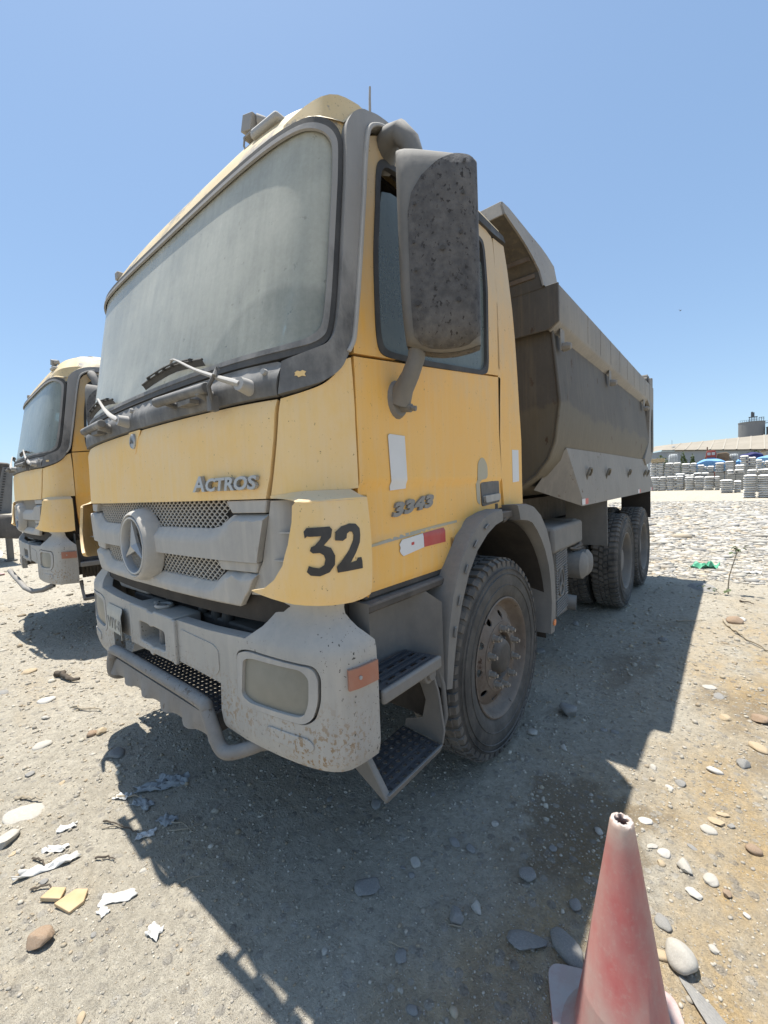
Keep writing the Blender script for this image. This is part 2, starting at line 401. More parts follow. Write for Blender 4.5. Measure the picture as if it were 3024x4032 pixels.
# ================================================================ the dump truck (x across, -y forward, front axle at y = 0)
class Surf:
    """cab-like wall: flat bowed front, rounded corner, straight sides; (u, z) runs round it from the middle of the front"""
    def __init__(self, xs, yf, bz, D, P):
        self.xs, self.yf, self.bz, self.D, self.P = xs, yf, bz, D, P
        t = np.concatenate([np.linspace(0, .8, 200), 1 - .2 * (1 - np.linspace(0, 1, 2000)[1:]) ** 4])
        x = 1.15 * t; y = .075 * t * t + .27 * (1 - np.maximum(0, 1 - t ** 6) ** (1 / 6))
        self.t = t; self.l = np.concatenate([[0], np.cumsum(np.hypot(np.diff(x), np.diff(y)))]); self.L = self.l[-1]
    def base(self, u, z):
        a = abs(u); s = 1 if u >= 0 else -1
        X = lerp(z, *self.xs); Y = lerp(z, *self.yf); b = lerp(z, *self.bz)
        if a <= 1:
            t = lerp(a * self.L, self.l, self.t)
            return Vector((s * X * t, Y + b * t * t + self.D * (1 - max(0.0, 1 - t ** self.P) ** (1 / self.P)), z))
        return Vector((s * X, Y + b + self.D + (a - 1), z))
    def __call__(self, u, z, off=0.0):
        p = self.base(u, z)
        if not off: return p
        e = 4e-3
        n = (self.base(u + e, z) - self.base(u - e, z)).cross(self.base(u, z + .02) - self.base(u, z - .02))
        return p + n.normalized() * off
    def u_of(self, y, z): return 1 + y - lerp(z, *self.yf) - lerp(z, *self.bz) - self.D

CAB = Surf(([1.0, 1.9, 2.3, 2.73, 2.95, 3.2], [1.15, 1.15, 1.15, 1.145, 1.135, 1.115]),
           ([.9, 1.2, 1.4, 1.6, 1.9, 2.08, 2.95, 3.2], [-1.46, -1.48, -1.495, -1.50, -1.495, -1.47, -1.275, -1.22]),
           ([2.05, 2.95, 3.2], [.075, .01, 0.0]), .27, 6.0)
BMP = Surf(([0, 3], [1.245, 1.245]), ([0, 3], [-1.478, -1.478]), ([0, 3], [.038, .038]), .27, 6.0)
def yz(y, z): return (CAB.u_of(y, z), z)

GLASS = [(0, 2.932), (.45, 2.936), (.765, 2.938), (.815, 2.929), (.858, 2.907), (.878, 2.876), (.882, 2.829), (.884, 2.505), (.884, 2.300), (.881, 2.181), (.870, 2.146), (.838, 2.115), (.752, 2.103), (.59, 2.103), (.3, 2.100), (0, 2.100)]
SEAL = [(0, 2.958), (.45, 2.961), (.775, 2.962), (.822, 2.953), (.869, 2.932), (.892, 2.897), (.897, 2.82), (.899, 2.513), (.900, 2.272), (.894, 2.170), (.877, 2.126), (.834, 2.092), (.755, 2.078), (.59, 2.080), (.3, 2.078), (0, 2.078)]
def both(half): return half + [(-u, z) for u, z in half[-2:0:-1]]
GLASS_F = smoothpoly(both(GLASS)); SEAL_F = smoothpoly(both(SEAL)); GLASS_I = smoothpoly(both([(u * .985, z + (.018 if z < 2.5 else -.018)) for u, z in GLASS]))
DOORWIN = [(1.078, 2.928), (1.054, 2.880), (1.057, 2.540), (1.089, 2.272), (1.112, 2.184), (1.152, 2.160), (1.449, 2.182), (2.014, 2.245), (2.058, 2.282), (2.010, 2.765), (1.975, 2.965), (1.945, 2.998), (1.55, 2.982), (1.13, 2.945)]
DOORWIN = smoothpoly(DOORWIN, .08)
ARCH = [(-.41, 1.215), (-.36, 1.285), (-.28, 1.35), (-.19, 1.405), (-.08, 1.445), (.03, 1.465), (.135, 1.472)]

def text_mesh(body, size, shear=0.0, bold=0.0, depth=.004, space=1.0):
    cu = bpy.data.curves.new('lettering', 'FONT'); cu.body = body; cu.size = size; cu.shear = shear; cu.offset = bold
    cu.extrude = depth; cu.resolution_u = 3; cu.space_character = space
    o = bpy.data.objects.new('lettering', cu); COL.objects.link(o)
    dg = bpy.context.evaluated_depsgraph_get(); dg.update()
    me = bpy.data.meshes.new_from_object(o.evaluated_get(dg))
    vs = [tuple(v.co) for v in me.vertices]; fs = [tuple(p.vertices) for p in me.polygons]
    bpy.data.objects.remove(o); bpy.data.curves.remove(cu); bpy.data.meshes.remove(me)
    return vs, fs

def hexmesh(test, fn, u0, u1, z0, z1, pu, pz, wire, mb=None):
    """expanded-metal mesh of long hexagons; every hole is open"""
    mb = mb or MB(); row = 0; z = z0
    while z <= z1:
        u = u0 + (pu / 2 if row % 2 else 0)
        while u <= u1:
            if test(u, z):
                def ring(k, off): return [fn(u + a * pu * k, z + b * pz * k, off) for a, b in ((.5, -.33), (.5, .33), (0, .99), (-.5, .33), (-.5, -.33), (0, -.99))]
                A = ring(1.0, 0); B = ring(1 - wire, 0); Cc = ring(1 - wire, -.006)
                mb.add(A + B + Cc, [(i, (i + 1) % 6, 6 + (i + 1) % 6, 6 + i) for i in range(6)] + [(6 + i, 6 + (i + 1) % 6, 12 + (i + 1) % 6, 12 + i) for i in range(6)])
            u += pu
        z += pz; row += 1
    return mb

def lathe_holes(prof, rad, hole_r, nh, phase=0.0, thick=.008):
    """wheel disc between two radii with round hand holes; prof gives x for a radius"""
    r0, r1 = rad; Rm = (r0 + r1) / 2
    mb = MB()
    for k in range(nh):
        a0 = 2 * math.pi * k / nh + phase - math.pi / nh; w = 2 * math.pi / nh
        hole = [(w / 2 + math.cos(t) * hole_r / Rm, Rm + math.sin(t) * hole_r) for t in [2 * math.pi * j / 16 for j in range(16)]]
        q = [(0, r0), (w, r0), (w, r1), (0, r1)]
        def fn(u, v, off): return Vector((prof(v) + off, v * math.cos(a0 + u), v * math.sin(a0 + u)))
        m = patch_mesh(q, fn, thick, .05, [hole]); mb.add(m.v, m.f)
    return mb

def make_wheel_meshes():
    d = {}
    # tyre: carcass, then the lugs of the tread
    half = [(-.035, .335), (-.012, .352), (.0, .40), (.004, .45), (-.002, .505), (-.014, .545), (-.022, .562), (-.034, .570), (-.15, .574)]
    prof = half + [(-.30 - a, r) for a, r in half[::-1][1:]]
    prof = [(a, r) for a, r in half] + [(-.30 - a, r) for a, r in half[::-1][1:]]
    m = MB().lathe(prof, 72)
    for rr in (.425, .490, .522):                                 # thin moulded rings on the side wall
        m.lathe([(.000, rr - .003), (.0062, rr - .001), (.0062, rr + .001), (.000, rr + .003)], 72)
    d['tyre'] = m
    t = MB(); n = 52
    for k in range(n):
        a = 2 * math.pi * k / n; st = 2 * math.pi / n
        def seg(x0, x1, a0, a1, r0, r1, drop0=0.0, drop1=0.0, sk=0.0):
            P = []
            for (x, dr, aa) in ((x0, drop0, 0), (x1, drop1, sk)):
                for (r, an) in ((r0, a0), (r0, a1), (r1, a1), (r1, a0)):
                    P.append((x, (r - dr) * math.cos(an + aa), (r - dr) * math.sin(an + aa)))
            t.add(P, [(0, 1, 2, 3), (7, 6, 5, 4), (0, 4, 5, 1), (1, 5, 6, 2), (2, 6, 7, 3), (3, 7, 4, 0)])
        for s in (0, 1):
            o = 0 if s == 0 else st * .5
            X = (lambda x: x) if s == 0 else (lambda x: -.30 - x)
            seg(X(-.010), X(-.035), a + o, a + o + st * .58, .548, .579, .012, 0, 0)
            seg(X(-.035), X(-.095), a + o, a + o + st * .60, .568, .588, 0, 0, st * .12)
            seg(X(-.105), X(-.146), a + o + st * .3, a + o + st * .98, .568, .589, 0, 0, st * .2)
    d['tread'] = t
    # front rim: flange, well and bulged disc
    prof = [(-.045, .335), (-.016, .350), (-.006, .354), (-.002, .347), (-.010, .336), (-.030, .330), (-.055, .318), (-.072, .306), (-.078, .292), (-.070, .284)]
    rim = MB().lathe(prof, 64)
    fr = lambda r: lerp(r, [.13, .195, .215, .262, .285], [-.022, -.022, -.026, -.058, -.070])
    q = lathe_holes(fr, (.205, .286), .021, 10, .1); rim.add(q.v, q.f)
    rim.lathe([(-.022, .205), (-.020, .20), (-.020, .142), (-.034, .138), (-.07, .136)], 48)
    d['rim'] = rim
    hub = MB().lathe([(-.06, .134), (-.045, .12), (-.03, .105), (-.012, .098), (.0, .088), (.006, .07), (.006, .0)], 32)
    for k in range(8):
        an = 2 * math.pi * k / 8
        hub.cyl((-.05, .118 * math.cos(an), .118 * math.sin(an)), (-.028, .118 * math.cos(an), .118 * math.sin(an)), .010, n=6)
    d['hub'] = hub
    nut = MB().cyl((-.020, 0, 0), (-.014, 0, 0), .024, n=14)
    nut.cyl((-.014, 0, 0), (.016, 0, 0), .0185, n=6); nut.cyl((.016, 0, 0), (.030, 0, 0), .011, n=10)
    d['nut'] = nut
    # rear outer rim: deep dish
    prof = [(-.045, .335), (-.016, .350), (-.006, .354), (-.002, .347), (-.012, .336), (-.035, .330), (-.09, .318), (-.13, .308), (-.165, .300), (-.172, .288)]
    rr_ = MB().lathe(prof, 64)
    fr2 = lambda r: lerp(r, [.15, .20, .29], [-.190, -.188, -.172])
    q = lathe_holes(fr2, (.205, .290), .021, 10, .1); rr_.add(q.v, q.f)
    rr_.lathe([(-.188, .206), (-.188, .15), (-.10, .145), (-.06, .135), (-.055, .08), (-.055, 0)], 40)
    d['rim_rear'] = rr_
    return d

def add_wheels(root):
    D = make_wheel_meshes()
    def place(tpl, parent, x, y, z, flip):
        o = tpl.copy(); COL.objects.link(o); o.parent = parent
        o.location = (x, y, z); o.rotation_euler = (0, 0, math.pi if flip else 0); return o
    tp = {k: build(k, v, m, None, 40) for k, v, m in (('tyre', D['tyre'], 'rubber'), ('tread', D['tread'], 'tread'), ('wheel', D['rim'], 'rim'), ('hub', D['hub'], 'chassis'), ('wheel_nut', D['nut'], 'nut'))}
    tp['wheel_rear'] = build('wheel', D['rim_rear'], 'rimgrey', None, 40)
    k = 0
    for (y, x, rear) in ((0.0, 1.196, False), (3.60, 1.238, True), (4.95, 1.238, True)):
        for s in (1, -1):
            w = place(tp['wheel_rear' if rear else 'wheel'], root, s * x, y, .588, s < 0)
            w.rotation_euler.x = .35 * k; k += 1
            ty = place(tp['tyre'], w, 0, 0, 0, False); ty['label'] = 'dusty black tyre'
            place(tp['tread'], w, 0, 0, 0, False)
            if not rear:
                place(tp['hub'], w, 0, 0, 0, False)
            for j in range(10):
                an = 2 * math.pi * (j + .5) / 10
                place(tp['wheel_nut'], w, -.17 if rear else 0, .168 * math.cos(an), .168 * math.sin(an), False)
            if rear:                                              # the inner tyre of the pair
                place(tp['tyre'], w, -.345, 0, 0, False); place(tp['tread'], w, -.345, 0, 0, False)
    for o in tp.values():
        bpy.data.objects.remove(o)

def make_truck():
    root = empty('dump_truck')
    P = lambda name, poly, off, thick, mat, parent=root, res=.045, holes=(), bevel=.004, fn=CAB, smooth=38: build(name, patch_mesh(poly, fn, thick, res, holes, off), mat, parent, smooth, bevel)
    def two(name, poly, off, thick, mat, parent=root, **k):
        a = P(name, poly, off, thick, mat, parent, **k)
        h = k.pop('holes', ())
        b = P(name, mirror(poly), off, thick, mat, parent, holes=[mirror(x) for x in h], **k)
        return a, b
    # ---- inner shell with window openings, back wall, floor
    g = GLASS_F; dw = DOORWIN; dwm = mirror(DOORWIN)
    us = np.concatenate([np.linspace(-2.22, -1.02, 44), np.linspace(-1, 1, 90), np.linspace(1.02, 2.22, 44)])
    zs = np.linspace(1.12, 2.98, 62)
    sh = MB(); idx = {}
    for i, u in enumerate(us):
        for j, z in enumerate(zs):
            idx[i, j] = len(sh.v); sh.v.append(tuple(CAB(u, z, -.035)))
    for i in range(len(us) - 1):
        for j in range(len(zs) - 1):
            c = ((us[i] + us[i + 1]) / 2, (zs[j] + zs[j + 1]) / 2)
            if inside(c, g) or inside(c, dw) or inside(c, dwm): continue
            if c[1] < 1.5 and abs(c[0]) > 1.6: continue
            sh.f.append((idx[i, j], idx[i + 1, j], idx[i + 1, j + 1], idx[i, j + 1]))
    build('cab_shell', sh, 'black', root, recalc=False)
    bw = MB(); bw.prism([(-1.14, .44, 1.48), (-1.14, .44, 1.9), (-1.13, .378, 2.55), (-1.11, .335, 2.8), (-1.09, .29, 3.12), (-.95, .28, 3.26), (0, .28, 3.36), (.95, .28, 3.26), (1.09, .29, 3.12), (1.11, .335, 2.8), (1.13, .378, 2.55), (1.14, .44, 1.9), (1.14, .44, 1.48)], (0, -.02, 0))
    build('cab_rear_wall', bw, 'yellow', root, bevel=.006)
    fl = MB().box((0, -.45, 1.5), (2.1, 1.6, .05)).box((0, -1.20, 1.72), (2.05, .12, .5)).box((0, -.35, 3.14), (1.8, 1.1, .02))
    build('cab_floor', fl, 'black', root)
    # ---- interior seen through the glass
    da = MB(); rows = []
    for x in np.linspace(-1.08, 1.08, 14):
        rows.append([(x, y, z) for y, z in ((-1.28, 1.95), (-1.22, 2.07), (-1.0, 2.10), (-.86, 2.06), (-.82, 1.9), (-.84, 1.65))])
    da.grid(rows); da.box((-.15, -.95, 2.11), (.5, .22, .03))
    build('dashboard', da, 'interior', root)
    st = MB().tube([(.58 + .23 * math.cos(t), -.72 + .10 * math.sin(t), 2.02 + .20 * math.sin(t)) for t in np.linspace(0, 2 * math.pi, 28)[:-1]], .016, 8, closed=True)
    st.cyl((.58, -.72, 2.02), (.58, -.86, 1.9), .03); st.box((.58, -.72, 2.02), (.40, .03, .05))
    build('steering_wheel', st, 'seat', root)
    for sx in (-.55, .55):
        s = MB(); s.grid([[(sx + a * w, y, z) for a in (-1, -.8, 0, .8, 1)] for (y, z, w) in ((-.42, 1.78, .24), (-.40, 1.86, .26), (.02, 1.84, .26), (.10, 1.95, .25), (.16, 2.35, .23), (.18, 2.50, .18), (.19, 2.56, .13), (.20, 2.74, .12), (.26, 2.74, .12), (.28, 2.3, .2), (.26, 1.8, .24))])
        build('seat', s, 'seat', root, smooth=60)
    # ---- windscreen
    ws = P('windscreen', GLASS_F, -.004, .005, 'windscreen', res=.05, bevel=0)
    P('windscreen_seal', SEAL_F, .010, .02, 'seal', ws, holes=[GLASS_F], res=.05, bevel=.004)
    P('seal_bead', GLASS_F, .013, .010, 'trim', ws, holes=[GLASS_I], res=.05, bevel=.003)
    # ---- cowl under the windscreen, hood panel
    cowl = [(0, 2.074), (.3, 2.074), (.59, 2.076), (.755, 2.074), (.770, 2.066), (.763, 1.953), (.45, 1.950), (0, 1.950)]
    cfn = lambda u, z, off: CAB(u, z, off + .022 * smooth01((2.055 - z) / .03) - .012 * smooth01((1.985 - z) / .03))
    cw = P('cowl_panel', both(cowl), .004, .02, 'trim', res=.03, fn=cfn)
    for (u, z) in ((.727, 2.035), (0, 2.04), (-.727, 2.035)):
        a = CAB(u, z, .022); b = CAB(u, z, .036); build('screw', MB().cyl(a, b, .012, .010), 'steel', cw)
    hood = [(0, 1.943), (.45, 1.943), (.757, 1.943), (.747, 1.809), (.731, 1.683), (.714, 1.600), (.35, 1.600), (0, 1.600)]
    hfn = lambda u, z, off: CAB(u, z, off + .006 * smooth01((1.93 - z) / .02))
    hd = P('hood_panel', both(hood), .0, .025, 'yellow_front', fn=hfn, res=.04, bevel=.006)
    # badge on the hood with its shield-shaped recess, and the raised model name
    shield = rounded([(-.055, 1.945), (.055, 1.945), (.012, 1.835), (-.012, 1.835)], .01, 3)
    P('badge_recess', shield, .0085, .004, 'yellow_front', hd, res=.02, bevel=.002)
    c0 = CAB(0, 1.895, .010)
    build('badge', MB().lathe([(-.010, .032), (.004, .032), (.008, .028), (.005, .025), (.005, .0)], 28, 'z').v and MB().add([(c0.x + p[0], c0.y - p[2], c0.z + p[1] * 1.15) for p in MB().lathe([(-.01, .032), (.004, .032), (.008, .028), (.005, .025), (.005, 0)], 28, 'z').v], MB().lathe([(-.01, .032), (.004, .032), (.008, .028), (.005, .025), (.005, 0)], 28, 'z').f), 'chrome', hd)
    sb = MB()
    for k in range(3):
        an = math.pi / 2 + k * 2 * math.pi / 3
        tip = (c0.x + .024 * math.cos(an), c0.y - .0085, c0.z + .027 * math.sin(an)); q = .006
        l = (c0.x + q * math.cos(an + 1.05), c0.y - .008, c0.z + q * math.sin(an + 1.05)); r_ = (c0.x + q * math.cos(an - 1.05), c0.y - .008, c0.z + q * math.sin(an - 1.05))
        sb.add([tip, l, (c0.x, c0.y - .013, c0.z), r_], [(0, 1, 2), (0, 2, 3)])
    build('badge_star', sb, 'seal', hd)
    vA, fA = text_mesh('A', .083, .16, .0022, .008); vC, fC = text_mesh('CTROS', .066, .16, .0022, .008, 1.0)
    xa = max(p[0] for p in vA); w = xa + .004 + max(p[0] for p in vC)
    nm = MB()
    for vs_, fs_, dx in ((vA, fA, 0), (vC, fC, xa + .002)):
        nm.add([hfn(.424 + (p[0] + dx) / w * .276, 1.637 + p[1], .012 + p[2]) for p in vs_], fs_)
    build('model_name', nm, 'chrome', hd, 30)
    # ---- corner panels beside the hood
    corner = [(.768, 1.943), (.826, 1.957), (.877, 1.984), (.92, 2.038), (.942, 2.090), (.968, 2.104), (.993, 1.913), (.9985, 1.625), (.90, 1.618), (.80, 1.612), (.728, 1.600), (.741, 1.683), (.757, 1.809)]
    corner = smoothpoly(corner, .06, (0, 5, 6, 7, 8, 9, 10))
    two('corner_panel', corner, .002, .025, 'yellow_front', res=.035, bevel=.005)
    # ---- flares with the air ducts
    lip = [(.694, 1.292), (.735, 1.304), (.765, 1.336), (.789, 1.385), (.803, 1.45), (.812, 1.523), (.814, 1.576)]
    flare = [(.820, 1.588), (.90, 1.592), (.966, 1.592), (.964, 1.44), (.955, 1.240), (.93, 1.230), (.90, 1.228), (.862, 1.235), (.80, 1.250), (.75, 1.268), (.704, 1.286)] + lip
    ffn = lambda u, z, off: CAB(u, z, off + .082 + .012 * math.sin(max(0, min(1, (z - 1.22) / .37)) * math.pi) - .02 * smooth01((1.26 - z) / .05))
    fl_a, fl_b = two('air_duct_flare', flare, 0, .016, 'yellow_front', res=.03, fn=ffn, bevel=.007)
    for s, par in ((1, fl_a), (-1, fl_b)):
        m = MB(); rows = []
        for k in range(16):
            u = .728 + (.966 - .728) * k / 15
            top = CAB(s * u, 1.622 - .012 * (1 - smooth01((u - .728) / .1)), .004)
            f = smooth01((u - .728) / .105)
            lo = ffn(s * max(u, .818), 1.586, .001); lo0 = CAB(s * u, 1.600, .004)
            rows.append([top, lo0.lerp(lo, f * .5) + Vector((0, 0, .010 * f)), lo0.lerp(lo, f * .92) + Vector((0, 0, .006 * f)), lo0.lerp(lo, f)])
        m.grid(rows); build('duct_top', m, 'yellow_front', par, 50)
        m = MB(); rows = []
        for z in np.linspace(1.225, 1.60, 10):
            ue = lerp(z, [1.24, 1.44, 1.592], [.955, .964, .966]); rows.append([ffn(s * ue, z, -.001), CAB(s * (ue + .012), z, .0), CAB(s * (ue + .012), z, -.03)])
        m.grid(rows); build('duct_rear_edge', m, 'yellow', par, 30)
        # pale inner wall of the duct and its two fins
        inn = [(.718, 1.592), (.86, 1.592), (.86, 1.25), (.61, 1.235), (.645, 1.314), (.672, 1.367), (.709, 1.541)]
        ifn = lambda u, z, off: CAB(u, z, off - .05 * smooth01((abs(u) - .74) / .10))
        P('duct_inner_panel', inn if s > 0 else mirror(inn), -.012, .01, 'grey', par, fn=ifn, res=.03, bevel=0)
        for z in (1.475, 1.375):
            f0 = .70 + (z - 1.3) * .25
            m = MB().add([CAB(s * f0, z, .0), CAB(s * (f0 + .11), z, .055), CAB(s * (f0 + .11), z + .006, .055), CAB(s * f0, z + .006, .0), CAB(s * (f0 + .11), z, -.03), CAB(s * (f0 + .11), z + .006, -.03)], [(0, 1, 2, 3), (0, 4, 1), (3, 2, 5), (1, 4, 5, 2)])
            build('duct_fin', m, 'grey', par, 0)
    fl_a['label'] = 'yellow corner flare painted with the number 32'
    # hand-stencilled fleet number
    three = [(.0, .94), (.07, 1.0), (.47, 1.0), (.50, .95), (.47, .80), (.33, .62), (.46, .54), (.52, .38), (.50, .2), (.40, .06), (.24, 0), (.08, .03), (.02, .10), (.06, .2), (.13, .16), (.25, .13), (.35, .2), (.385, .33), (.36, .43), (.28, .49), (.16, .49), (.12, .53), (.14, .59), (.21, .62), (.31, .74), (.34, .84), (.12, .85), (.05, .86), (.02, .82)]
    twoo = [(.58, .72), (.60, .88), (.68, .98), (.80, 1.02), (.92, 1.0), (1.0, .90), (1.02, .76), (.97, .60), (.86, .38), (.74, .16), (.90, .17), (.93, .23), (.99, .23), (1.0, .15), (1.01, .0), (.58, .02), (.575, .13), (.64, .22), (.78, .46), (.87, .66), (.885, .78), (.85, .87), (.78, .885), (.72, .84), (.705, .74), (.66, .70)]
    num = MB()
    for gl in (three, twoo):
        gl = fatten(gl, .022)
        gp = [(lerp(p[0], [0, .52, .575, 1.02], [.831, .869, .873, .924]), 1.348 + p[1] * .152) for p in gl]
        q = patch_mesh(gp, ffn, .002, .006, (), .0022); num.add(q.v, q.f)
    nb = build('number_marking', num, 'paintblack', fl_a, 0); nb['label'] = 'black stencilled number 32'
    # ---- grille
    gr = P('grille', both([(0, 1.600), (.713, 1.600), (.705, 1.541), (.667, 1.365), (.60, 1.232), (.572, 1.185), (0, 1.195)]), -.055, .01, 'black', res=.06, bevel=0)
    ub = [(0, 1.480), (.22, 1.484), (.46, 1.486), (.500, 1.496), (.545, 1.528), (.565, 1.541), (.61, 1.543), (.708, 1.543), (.692, 1.47), (.669, 1.368), (.53, 1.368), (.2, 1.370), (0, 1.370)]
    ubt = lambda u: lerp(abs(u), [0, .46, .5, .545, .58], [1.481, 1.486, 1.497, 1.527, 1.543])
    ubf = lambda u, z, off: CAB(u, z, off - .034 * (1 - smooth01((ubt(u) - z) / (.040 - .034 * smooth01((abs(u) - .55) / .05)))))
    two('grille_bar', [(.095, 1.482)] + ub[1:-1] + [(.095, 1.370)], .016, .03, 'grey', gr, res=.02, fn=ubf, bevel=.004)
    lb = [(0, 1.236), (.045, 1.240), (.075, 1.267), (.2, 1.266), (.42, 1.262), (.452, 1.268), (.488, 1.300), (.51, 1.316), (.55, 1.321), (.652, 1.318), (.626, 1.262), (.605, 1.233), (.585, 1.200), (.565, 1.184), (.38, 1.184), (0, 1.194)]
    lbt = lambda u: lerp(abs(u), [.07, .42, .452, .488, .53], [1.268, 1.262, 1.268, 1.300, 1.321])
    lbf = lambda u, z, off: CAB(u, z, off - .034 * (1 - smooth01((lbt(u) - z) / (.036 - .03 * smooth01((abs(u) - .50) / .05)))) - .02 * smooth01((1.20 - z) / .02))
    P('grille_bar', both(lb), .016, .03, 'grey', gr, res=.02, fn=lbf, bevel=.004)
    two('grille_block', [(.552, 1.596), (.712, 1.596), (.705, 1.549), (.575, 1.549)], .0, .03, 'grey', gr, res=.03)
    two('grille_block', [(.485, 1.363), (.664, 1.363), (.652, 1.325), (.50, 1.325)], .0, .03, 'grey', gr, res=.03)
    um = lambda u, z: abs(u) < lerp(z, [1.48, 1.52, 1.60], [.475, .522, .562]) and not (abs(u) < .12 and z < 1.53) and math.hypot(u * 1.35, z - 1.39) > .16
    hm = hexmesh(um, lambda u, z, o: CAB(u, z, o - .022), -.58, .58, 1.478, 1.602, .0262, .0128, .26)
    build('grille_mesh', hm, 'mesh', gr, 0)
    lm = lambda u, z: .1 < abs(u) < lerp(z, [1.26, 1.29, 1.365], [.44, .475, .492]) and math.hypot(u * 1.35, z - 1.39) > .16
    for s in (1, -1):
        hm = hexmesh(lambda u, z: u * s > 0 and lm(u, z), lambda u, z, o: CAB(u, z, o - .022), -.52, .52, 1.262, 1.370, .0262, .0128, .26)
        build('grille_mesh', hm, 'mesh', gr, 0)
    # round emblem
    C0 = Vector((0, -1.545, 1.393)); Rr = .142
    def ringy(prof, n=56):
        mb = MB().lathe(prof, n, 'z'); mb.v = [(C0.x + p[0], C0.y - p[2], C0.z + p[1]) for p in mb.v]; return mb
    em = build('emblem', ringy([(-.075, .182), (-.03, .174), (-.008, .164), (.0, .158), (.004, .150), (.0, .146), (-.012, .143), (-.016, .143)]), 'grey', gr, 50)
    build('emblem_ring', ringy([(-.018, .143), (-.002, .142), (.005, .138), (.004, .131), (-.006, .127), (-.036, .124)]), 'chrome', gr, 40)
    sm = MB()
    for k in range(3):
        an = math.pi / 2 + k * 2 * math.pi / 3
        def pt(r, a, d): return (C0.x + r * math.cos(a), C0.y - d, C0.z + r * math.sin(a))
        tip, c = pt(.126, an, -.004), pt(0, 0, .008)
        l, r_ = pt(.026, an + math.pi / 3, -.012), pt(.026, an - math.pi / 3, -.012)
        tb_, ld, rd = pt(.126, an, -.012), pt(.026, an + math.pi / 3, -.026), pt(.026, an - math.pi / 3, -.026)
        sm.add([tip, c, l, r_, tb_, ld, rd], [(0, 1, 2), (0, 3, 1), (0, 2, 5, 4), (0, 4, 6, 3)])
    build('emblem_star', sm, 'chrome', gr, 0)
    em_m = hexmesh(lambda u, z: math.hypot(u, z) < .122 and not (u > .03 and z < -.075 and u < .06), lambda u, z, o: Vector((C0.x + u, C0.y + .030 - o, C0.z + z)), -.125, .125, -.125, .125, .0165, .0082, .22)
    build('emblem_mesh', em_m, 'mesh', gr, 0)
    # ---- windscreen pillar trim that sweeps round under the glass
    fin = [(.773, 2.066), (.834, 2.089), (.880, 2.124), (.897, 2.17), (.903, 2.272), (.902, 2.513), (.900, 2.82), (.897, 2.91), (.900, 2.95), (.918, 3.005), (.959, 3.060), (1.010, 3.096), (1.10, 3.116), (1.33, 3.134), (1.33, 3.072), (1.10, 3.058), (1.03, 3.040), (.990, 3.010), (.974, 2.965), (.967, 2.837), (.965, 2.48), (.960, 2.167), (.950, 2.130), (.938, 2.098), (.918, 2.046), (.876, 1.992), (.826, 1.965), (.768, 1.953)]
    pfn = lambda u, z, off: CAB(u, z, off + .010 * math.sin(max(0.0, min(1.0, (abs(u) - .88) / .1)) * math.pi))
    fin = smoothpoly(fin, .12, (0, 13, 14, len(fin) - 1))
    pa, pb = two('pillar_trim', fin, .020, .03, 'trim', fn=pfn, res=.025, bevel=.008)
    cp = [(.810, 2.020), (.816, 2.026), (.823, 2.023), (.828, 2.027), (.836, 2.022), (.833, 2.014), (.836, 2.006), (.827, 2.008), (.820, 2.003), (.816, 2.009), (.810, 2.010), (.812, 2.015)]
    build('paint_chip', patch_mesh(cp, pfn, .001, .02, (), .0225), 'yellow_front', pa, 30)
    rail_in = [(.943, 2.108), (.956, 2.14), (.963, 2.167), (.968, 2.48), (.970, 2.837), (.977, 2.965), (.994, 3.010), (1.034, 3.042), (1.10, 3.062)]
    rail_out = [(u - .012, z + .004) for u, z in rail_in[:5]] + [(.965, 2.972), (.984, 3.022), (1.03, 3.055), (1.10, 3.076)]
    for s, par in ((1, pa), (-1, pb)):
        pl = smoothpoly(rail_in + rail_out[::-1], .1, (0, 8, 9, -1))
        P('pillar_rib', pl if s > 0 else mirror(pl), .038, .03, 'grey', par, res=.025, bevel=.004)
    # ---- doors
    dlow = [(.9995 + .004, 1.235), (1.004, 1.60), (.999, 1.9), (.977, 2.112)] + [yz(-.5, 2.185), yz(.137, 2.258), yz(.137, 1.475)] + [yz(y, z) for y, z in ARCH[::-1]] + [yz(-1.10, 1.212)]
    dofs = lambda u, z, off: CAB(u, z, off - .012 * smooth01((1.648 - z) / .022) + .010 * smooth01((1.418 - z) / .016) - .01 * smooth01((1.235 - z) / .02))
    dup_ = [(.976, 2.124), (.977, 2.5), (.977, 2.79), (.984, 2.955), (1.005, 3.0), (1.05, 3.032), (1.14, 3.05), (1.33, 3.064), yz(.05, 3.092), yz(.115, 3.08), yz(.130, 3.05), yz(.137, 2.268), yz(-.5, 2.195)]
    ww = [(1.0, 0)]
    grow = lambda poly, d: [((u - 1.55) * (1 + d / .48) + 1.55, (z - 2.6) * (1 + d / .42) + 2.6) for u, z in poly]
    for s in (1, -1):
        mm = (lambda q: q) if s > 0 else mirror
        d1 = P('door', mm(dlow), .004, .03, 'yellow', fn=dofs, res=.022, bevel=.004)
        d2 = P('door_window_frame', mm(dup_), .004, .03, 'yellow', d1, res=.04, holes=[mm(grow(DOORWIN, .012))], bevel=.004)
        P('window_seal', mm(grow(DOORWIN, .014)), .009, .02, 'seal', d1, res=.05, holes=[mm(grow(DOORWIN, -.012))], bevel=.003)
        gp = [(u, z) for u, z in grow(DOORWIN, -.008) if z < 2.79]; k0 = max(range(len(gp)), key=lambda i: gp[i][0] - gp[i][1] * .01 if False else (gp[i][1] if gp[i][0] > 1.8 else -9)); gp = gp[k0 + 1:] + gp[:k0 + 1]
        gp = gp + [(2.045, 2.88), (1.6, 2.872), (1.235, 2.855), (1.149, 2.845), (1.095, 2.822)]
        P('window_glass', mm(gp), -.008, .005, 'sideglass', d1, res=.08, bevel=0)
